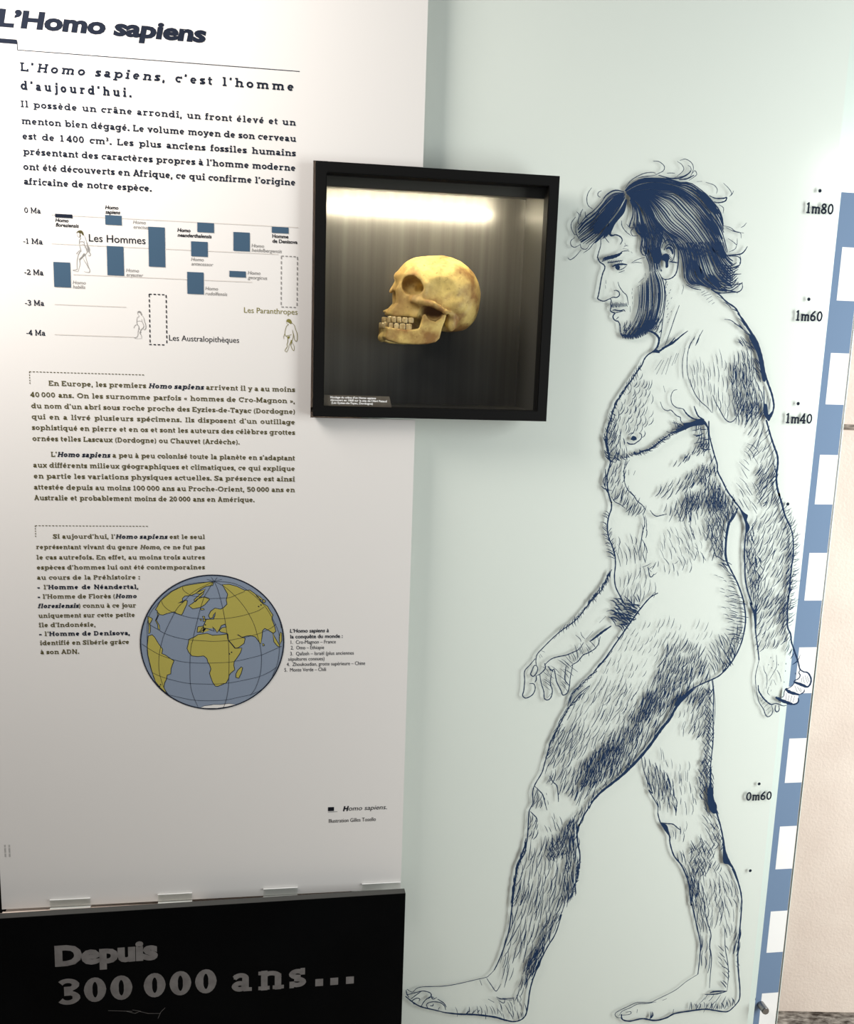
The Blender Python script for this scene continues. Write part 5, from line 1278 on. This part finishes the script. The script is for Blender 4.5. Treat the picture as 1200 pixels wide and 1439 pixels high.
cran = smax(cran, -ell(X, YA, W, (4.1, 2.15, 5.75), (.75, .42, .40)), .3)              # canine fossa
cran = smax(cran, -ell(X, Yg, W, (2.72, 0, 4.92), (.82, .70, .78)), .08)                # nasal opening
cran = smin(cran, seg(X, Yg, W, (3.45, 0, 3.55), (2.92, 0, 4.35), .24, .14), .12)      # nasal bones
cran = smin(cran, seg(X, Yg, W, (2.9, 0, 5.9), (2.36, 0, 6.03), .20, .08), .15)        # nasal spine
cran = smax(cran, -ell(X, YA, W, (7.15, 2.6, 6.25), (.13, .4, .15)), .05)
low = arch(2.15, 6.9, 2.45)
rng = np.random.default_rng(3)
def bumps(X, Yv, W, amp, sc):
    return amp*(np.sin(X*sc+1.3)*np.sin(Yv*sc*1.2+.4)*np.sin(W*sc*.9+2.1)+.6*np.sin(X*sc*2.1+W*sc*1.7)*np.sin(Yv*sc*2.3+X))
cran = cran + bumps(X, Yg, W, .026, 3.1)
mv, mf = surface_nets(cran, org, Hs)
(X2, Y2, W2_), org2 = grid(1.6, 7.7, -3.2, 3.2, 5.8, 9.2, .055)
md = poly2(X2, W2_, [(5.15, 6.25), (5.35, 6.15), (5.75, 6.62), (6.2, 6.72), (6.62, 6.45), (6.75, 6.10), (7.15, 6.05), (7.05, 6.6), (6.85, 7.3), (6.62, 8.2), (6.3, 8.55), (5.6, 8.72), (4.6, 8.80), (3.2, 8.76), (2.35, 8.5), (2.12, 8.2), (2.25, 7.75), (2.2, 7.25), (3.0, 7.42), (4.2, 7.50), (4.85, 7.35), (5.0, 6.9)])
hs_ = polyline_xy(X2, np.abs(Y2), low)
md = smax(md+.06, hs_-.27-.07*np.clip((W2_-7.4), 0, 1), .16)
md = smin(md, seg(X2, np.abs(Y2), W2_, (6.95, 2.3, 6.25), (6.95, 1.75, 6.22), .20, .18), .12)
md = smin(md, ell(X2, Y2, W2_, (2.25, 0, 8.25), (.30, .55, .38)), .2) + bumps(X2, Y2, W2_, .014, 3.7)
jv, jf = surface_nets(md, org2, .055)

SK_Y = .045
PXM = 1300/1.763/6*1.0                                                                # enlarged-photo units per metre at the skull's distance
def sk_pt(u, y, w):
    """Skull measurements to the room: hundredths of the 6x enlargement."""
    X_, Z_ = photo(500+u*100/6, 340+w*100/6, SK_Y)
    return X_, Z_
ref = sk_pt(6.5, 0, 5.0)
ux = (sk_pt(7.5, 0, 5.0)[0]-sk_pt(5.5, 0, 5.0)[0])/2; uz = (sk_pt(6.5, 0, 4.0)[1]-sk_pt(6.5, 0, 6.0)[1])/2
TURN = math.radians(4)
def to_room(V):
    u = (V[:, 0]-6.5)*ux; y = V[:, 1]*(ux+uz)/2; z = -(V[:, 2]-5.0)*uz
    c, s = math.cos(TURN), math.sin(TURN)
    # tilt of the photograph's roll is already in the measured outline
    rl = math.radians(0)
    return np.stack([ref[0]+u*c-y*s, SK_Y+u*s+y*c, ref[1]+z], -1)
M['bone'] = mat('aged_bone', (.5, .4, .2, 1), .55, .3)
def bone(m):
    nt = m.node_tree; N, L = nt.nodes, nt.links; b = N['Principled BSDF']
    tc = N.new('ShaderNodeTexCoord')
    def noise(sc, det, lo, hi):
        n = N.new('ShaderNodeTexNoise'); n.inputs['Scale'].default_value = sc; n.inputs['Detail'].default_value = det
        r = N.new('ShaderNodeValToRGB'); r.color_ramp.elements[0].position = lo; r.color_ramp.elements[1].position = hi
        L.new(tc.outputs['Object'], n.inputs['Vector']); L.new(n.outputs['Fac'], r.inputs['Fac']); return n, r
    n1, r1 = noise(28, 6, .38, .66); r1.color_ramp.elements[0].color = srgb(140, 102, 56); r1.color_ramp.elements[1].color = srgb(226, 200, 122)
    n2, r2 = noise(120, 5, .60, .72); n3, r3 = noise(14, 3, .50, .64)
    mx = N.new('ShaderNodeMixRGB'); mx.inputs[2].default_value = srgb(122, 84, 46)
    mm = N.new('ShaderNodeMath'); mm.operation = 'MULTIPLY'; L.new(r2.outputs['Color'], mm.inputs[0]); mm.inputs[1].default_value = .6
    L.new(mm.outputs[0], mx.inputs[0]); L.new(r1.outputs['Color'], mx.inputs[1])
    m2 = N.new('ShaderNodeMixRGB'); m2.inputs[2].default_value = srgb(160, 122, 72)
    ml = N.new('ShaderNodeMath'); ml.operation = 'MULTIPLY'; L.new(r3.outputs['Color'], ml.inputs[0]); ml.inputs[1].default_value = .55
    L.new(ml.outputs[0], m2.inputs[0]); L.new(mx.outputs[0], m2.inputs[1]); L.new(m2.outputs[0], b.inputs['Base Color'])
    bu = N.new('ShaderNodeBump'); bu.inputs['Strength'].default_value = .35; bu.inputs['Distance'].default_value = .002
    L.new(n2.outputs['Fac'], bu.inputs['Height']); L.new(bu.outputs['Normal'], b.inputs['Normal'])
bone(M['bone'])
M['tooth'] = noisy(mat('old_tooth_enamel', (.7, .6, .4, 1), .35, .5), srgb(168, 142, 92), srgb(204, 184, 138), 160)
skull = thing('skull', 'yellowed human skull facing left inside the black framed display case', 'skull', (ref[0], SK_Y, ref[1]-.07))
def solid(name, V, Fq, m, parent):
    me = bpy.data.meshes.new(name); me.from_pydata(to_room(V).tolist(), [], Fq.tolist()); me.update()
    bm = bmesh.new(); bm.from_mesh(me); bmesh.ops.recalc_face_normals(bm, faces=bm.faces)
    # keep only the main piece
    seen = set(); best = []
    for v in bm.verts:
        if v in seen: continue
        st = [v]; comp = []; seen.add(v)
        while st:
            a = st.pop(); comp.append(a)
            for e in a.link_edges:
                b = e.other_vert(a)
                if b not in seen: seen.add(b); st.append(b)
        if len(comp) > len(best): best = comp
    keep = set(best); bmesh.ops.delete(bm, geom=[v for v in bm.verts if v not in keep], context='VERTS')
    bm.to_mesh(me); bm.free()
    me.polygons.foreach_set('use_smooth', [True]*len(me.polygons))
    return link_mesh(name, me, m, parent)
cr_o = solid('cranium', mv, mf, M['bone'], skull)
md_o = solid('mandible', jv, jf, M['bone'], skull)
def along(path, d):
    q = [(x, y) for x, y in path]; acc = 0
    for a, b in zip(q, q[1:]):
        l = math.hypot(b[0]-a[0], b[1]-a[1])
        if acc+l >= d:
            f = (d-acc)/l; return (a[0]+(b[0]-a[0])*f, a[1]+(b[1]-a[1])*f, math.atan2(b[1]-a[1], b[0]-a[0]))
        acc += l
    a, b = q[-2], q[-1]; return (b[0], b[1], math.atan2(b[1]-a[1], b[0]-a[0]))
def tooth(path, d, side, wa, wb, wid, dep, parent):
    x, y, a = along(path, d)
    bm = bmesh.new(); r = bmesh.ops.create_cube(bm, size=1)
    bmesh.ops.bevel(bm, geom=bm.edges[:], offset=.26, segments=3, affect='EDGES', profile=.6)
    V = []
    for v in bm.verts:
        tpr = 1-.12*abs(v.co.z)
        px = v.co.x*wid*tpr; py = v.co.y*dep
        V.append((x+px*math.cos(a)-py*math.sin(a), side*(y+px*math.sin(a)+py*math.cos(a)), (wa+wb)/2+v.co.z*(wb-wa)))
    W_ = to_room(np.array(V))
    for v, p in zip(bm.verts, W_): v.co = p
    from_bm('tooth', bm, M['tooth'], parent, True)
up = arch(2.45, 5.4, 2.0); lw = arch(2.3, 5.6, 2.05)
for side in (-1, 1):
    for d, wd, w0, w1 in [(1.55, .34, 6.45, 7.0), (1.93, .36, 6.48, 6.98), (2.33, .38, 6.5, 6.98), (2.78, .46, 6.52, 7.0), (3.27, .46, 6.52, 6.98)]:
        tooth(up, d, side, w0, w1, wd, .40, cr_o)
    for d, wd, w0, w1 in [(.22, .26, 6.98, 7.45), (.52, .28, 6.98, 7.45), (1.25, .30, 6.95, 7.5), (1.85, .36, 7.02, 7.55), (2.28, .40, 7.04, 7.58), (2.76, .48, 7.04, 7.6), (3.28, .48, 7.04, 7.6)]:
        tooth(lw, d, side, w0, w1, wd, .38, md_o)
bm = bmesh.new(); add_tube(bm, (ref[0]+.012, SK_Y+.02, ref[1]-.012), (ref[0]+.012, BY-.0003, ref[1]-.012), .006)
add_tube(bm, (ref[0]+.012, BY-.004, ref[1]-.012), (ref[0]+.012, BY-.0003, ref[1]-.012), .018)
from_bm('mounting_rod', bm, M['dark'], skull)

# ------------------------------------------------------------------ black sign board at the foot of the white panel
SY = -.080; SPSI = math.radians(0.9); SPIV = (-.8012, SY)
def on_sign(px, py):
    """Local (along, up) on the slightly turned front of the sign."""
    d = AX_F + (px - W_PX/2)/F_PX*AX_R - (py - H_PX/2)/F_PX*AX_U
    n = Vector((math.sin(SPSI), -math.cos(SPSI), 0)); p0 = Vector((SPIV[0], SPIV[1], 0))
    t = (p0-EYE).dot(n)/d.dot(n); p = EYE+t*d
    return ((p-p0).dot(Vector((math.cos(SPSI), math.sin(SPSI), 0))), p.z)
MW = Matrix.Translation((SPIV[0], SPIV[1], 0)) @ Matrix.Rotation(SPSI, 4, 'Z')
sign = thing('sign_board', 'black sign board with large grey lettering below the white panel', 'sign', (SPIV[0]-.4, SY, FLOOR_Z))
ztop = on_sign(570, 1255)[1]
bm = bmesh.new(); add_box(bm, -.95, 0, 0, .016, FLOOR_Z, ztop-.0008, .0008)
bm.transform(MW); from_bm('board', bm, M['sign'], sign)
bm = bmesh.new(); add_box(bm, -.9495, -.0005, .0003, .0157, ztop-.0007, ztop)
bm.transform(MW); from_bm('top_edge', bm, mat('grey_top_strip', srgb(66, 66, 64), .5, .3), sign, )  # top strip in a lighter grey than the black board
k = Ink(-.0006, ['sign_ink']); k.contrast = .42
def sign_cap(px, py, c): return on_sign(px, py)[1]-on_sign(px, py+c)[1]
x0, z0 = on_sign(77.5, 1356.5); x1, _ = on_sign(222, 1345)
sans_line(k, x0, z0, 'Depuis', sign_cap(80, 1330, 25.5), x1=x1, bold=.055)
k.build('sign_lettering', sign, None, MW)
k = Ink(-.0006, ['sign_ink']); k.contrast = .42
x0, z0 = on_sign(80, 1414); x1, _ = on_sign(307, 1400)
c3 = sign_cap(90, 1375, 39)
slab_line(k, x0, z0, '300\u202f000', c3, w=.27, x1=x1, track=.02, xs=1.22)
k.build('sign_lettering', sign, None, MW)
k = Ink(-.0006, ['sign_ink']); k.contrast = .22; x0, _ = on_sign(325, 1396); x1, _ = on_sign(430, 1386); slab_line(k, x0, z0, 'ans', c3, w=.215, x1=x1, track=.0, xs=1.12)
for a, b in ((443, 454), (464, 475), (486, 497)):
    xa, xb = on_sign(a, 1384)[0], on_sign(b, 1384)[0]; k.face([(xa, z0), (xb, z0), (xb, z0+.0155), (xa, z0+.0155)])
k.build('sign_lettering', sign, None, MW)
k = Ink(-.0004, ['sign_ink'])
for sc in [((178,1421),(190,1424),(196,1421),(208,1424)), ((186,1419),(198,1421)), ((152,1420),(186,1421)), ((208,1424),(225,1424),(226,1422),(232,1416)), ((222,1431),(226,1422))]:
    q = [on_sign(*p) for p in sc]; k.ribbon(q, .0006)
k.build('scratches', sign, None, MW)

# ------------------------------------------------------------------ clear clips along the foot of the white panel
spots = [((70, 127), 'leftmost of the clear clips along the foot of the white panel'), ((222, 270), 'clear clip at the panel foot, second from the left'),
         ((370, 418), 'clear clip at the panel foot, third from the left'), ((508, 562), 'clear clip at the right corner of the white panel foot')]
for (pa, pb), lab in spots:
    xa = photo(pa, 1262, PY)[0]; xb = photo(pb, 1262, PY)[0]
    cl = thing('panel_clip', lab, 'clip', ((xa+xb)/2, PY, PZ0), 'clear clips along the foot of the white panel')
    bm = bmesh.new()
    add_box(bm, xa, xb, PY-.0034, PY-.0012, PZ0-.0022, PZ0+.0150, .0004)
    from_bm('front_plate', bm, M['acrylic'], cl)
    bm = bmesh.new(); add_box(bm, xa, xb, PY-.0034, PY+.009, PZ0-.0042, PZ0-.0024)
    from_bm('lip', bm, M['acrylic_edge'], cl)
    bm = bmesh.new(); add_box(bm, xa, xb, PY-.0034, PY-.0012, PZ0+.0151, PZ0+.0159)
    from_bm('upper_edge', bm, M['acrylic_edge'], cl)

# cream batten seen through the gap under the white panel
bm = bmesh.new(); add_box(bm, PX0, -1.19, -.056, -.031, .30, .4165, .001)
tag(from_bm('trim_2', bm, M['wallboard']), kind='structure')
# black upright just left of the white panel
bm = bmesh.new(); add_box(bm, -1.70, PX0-.0015, PY+.02, PY+.10, PZ0-.02, 2.4)
tag(from_bm('trim_1', bm, M['dark']), kind='structure')
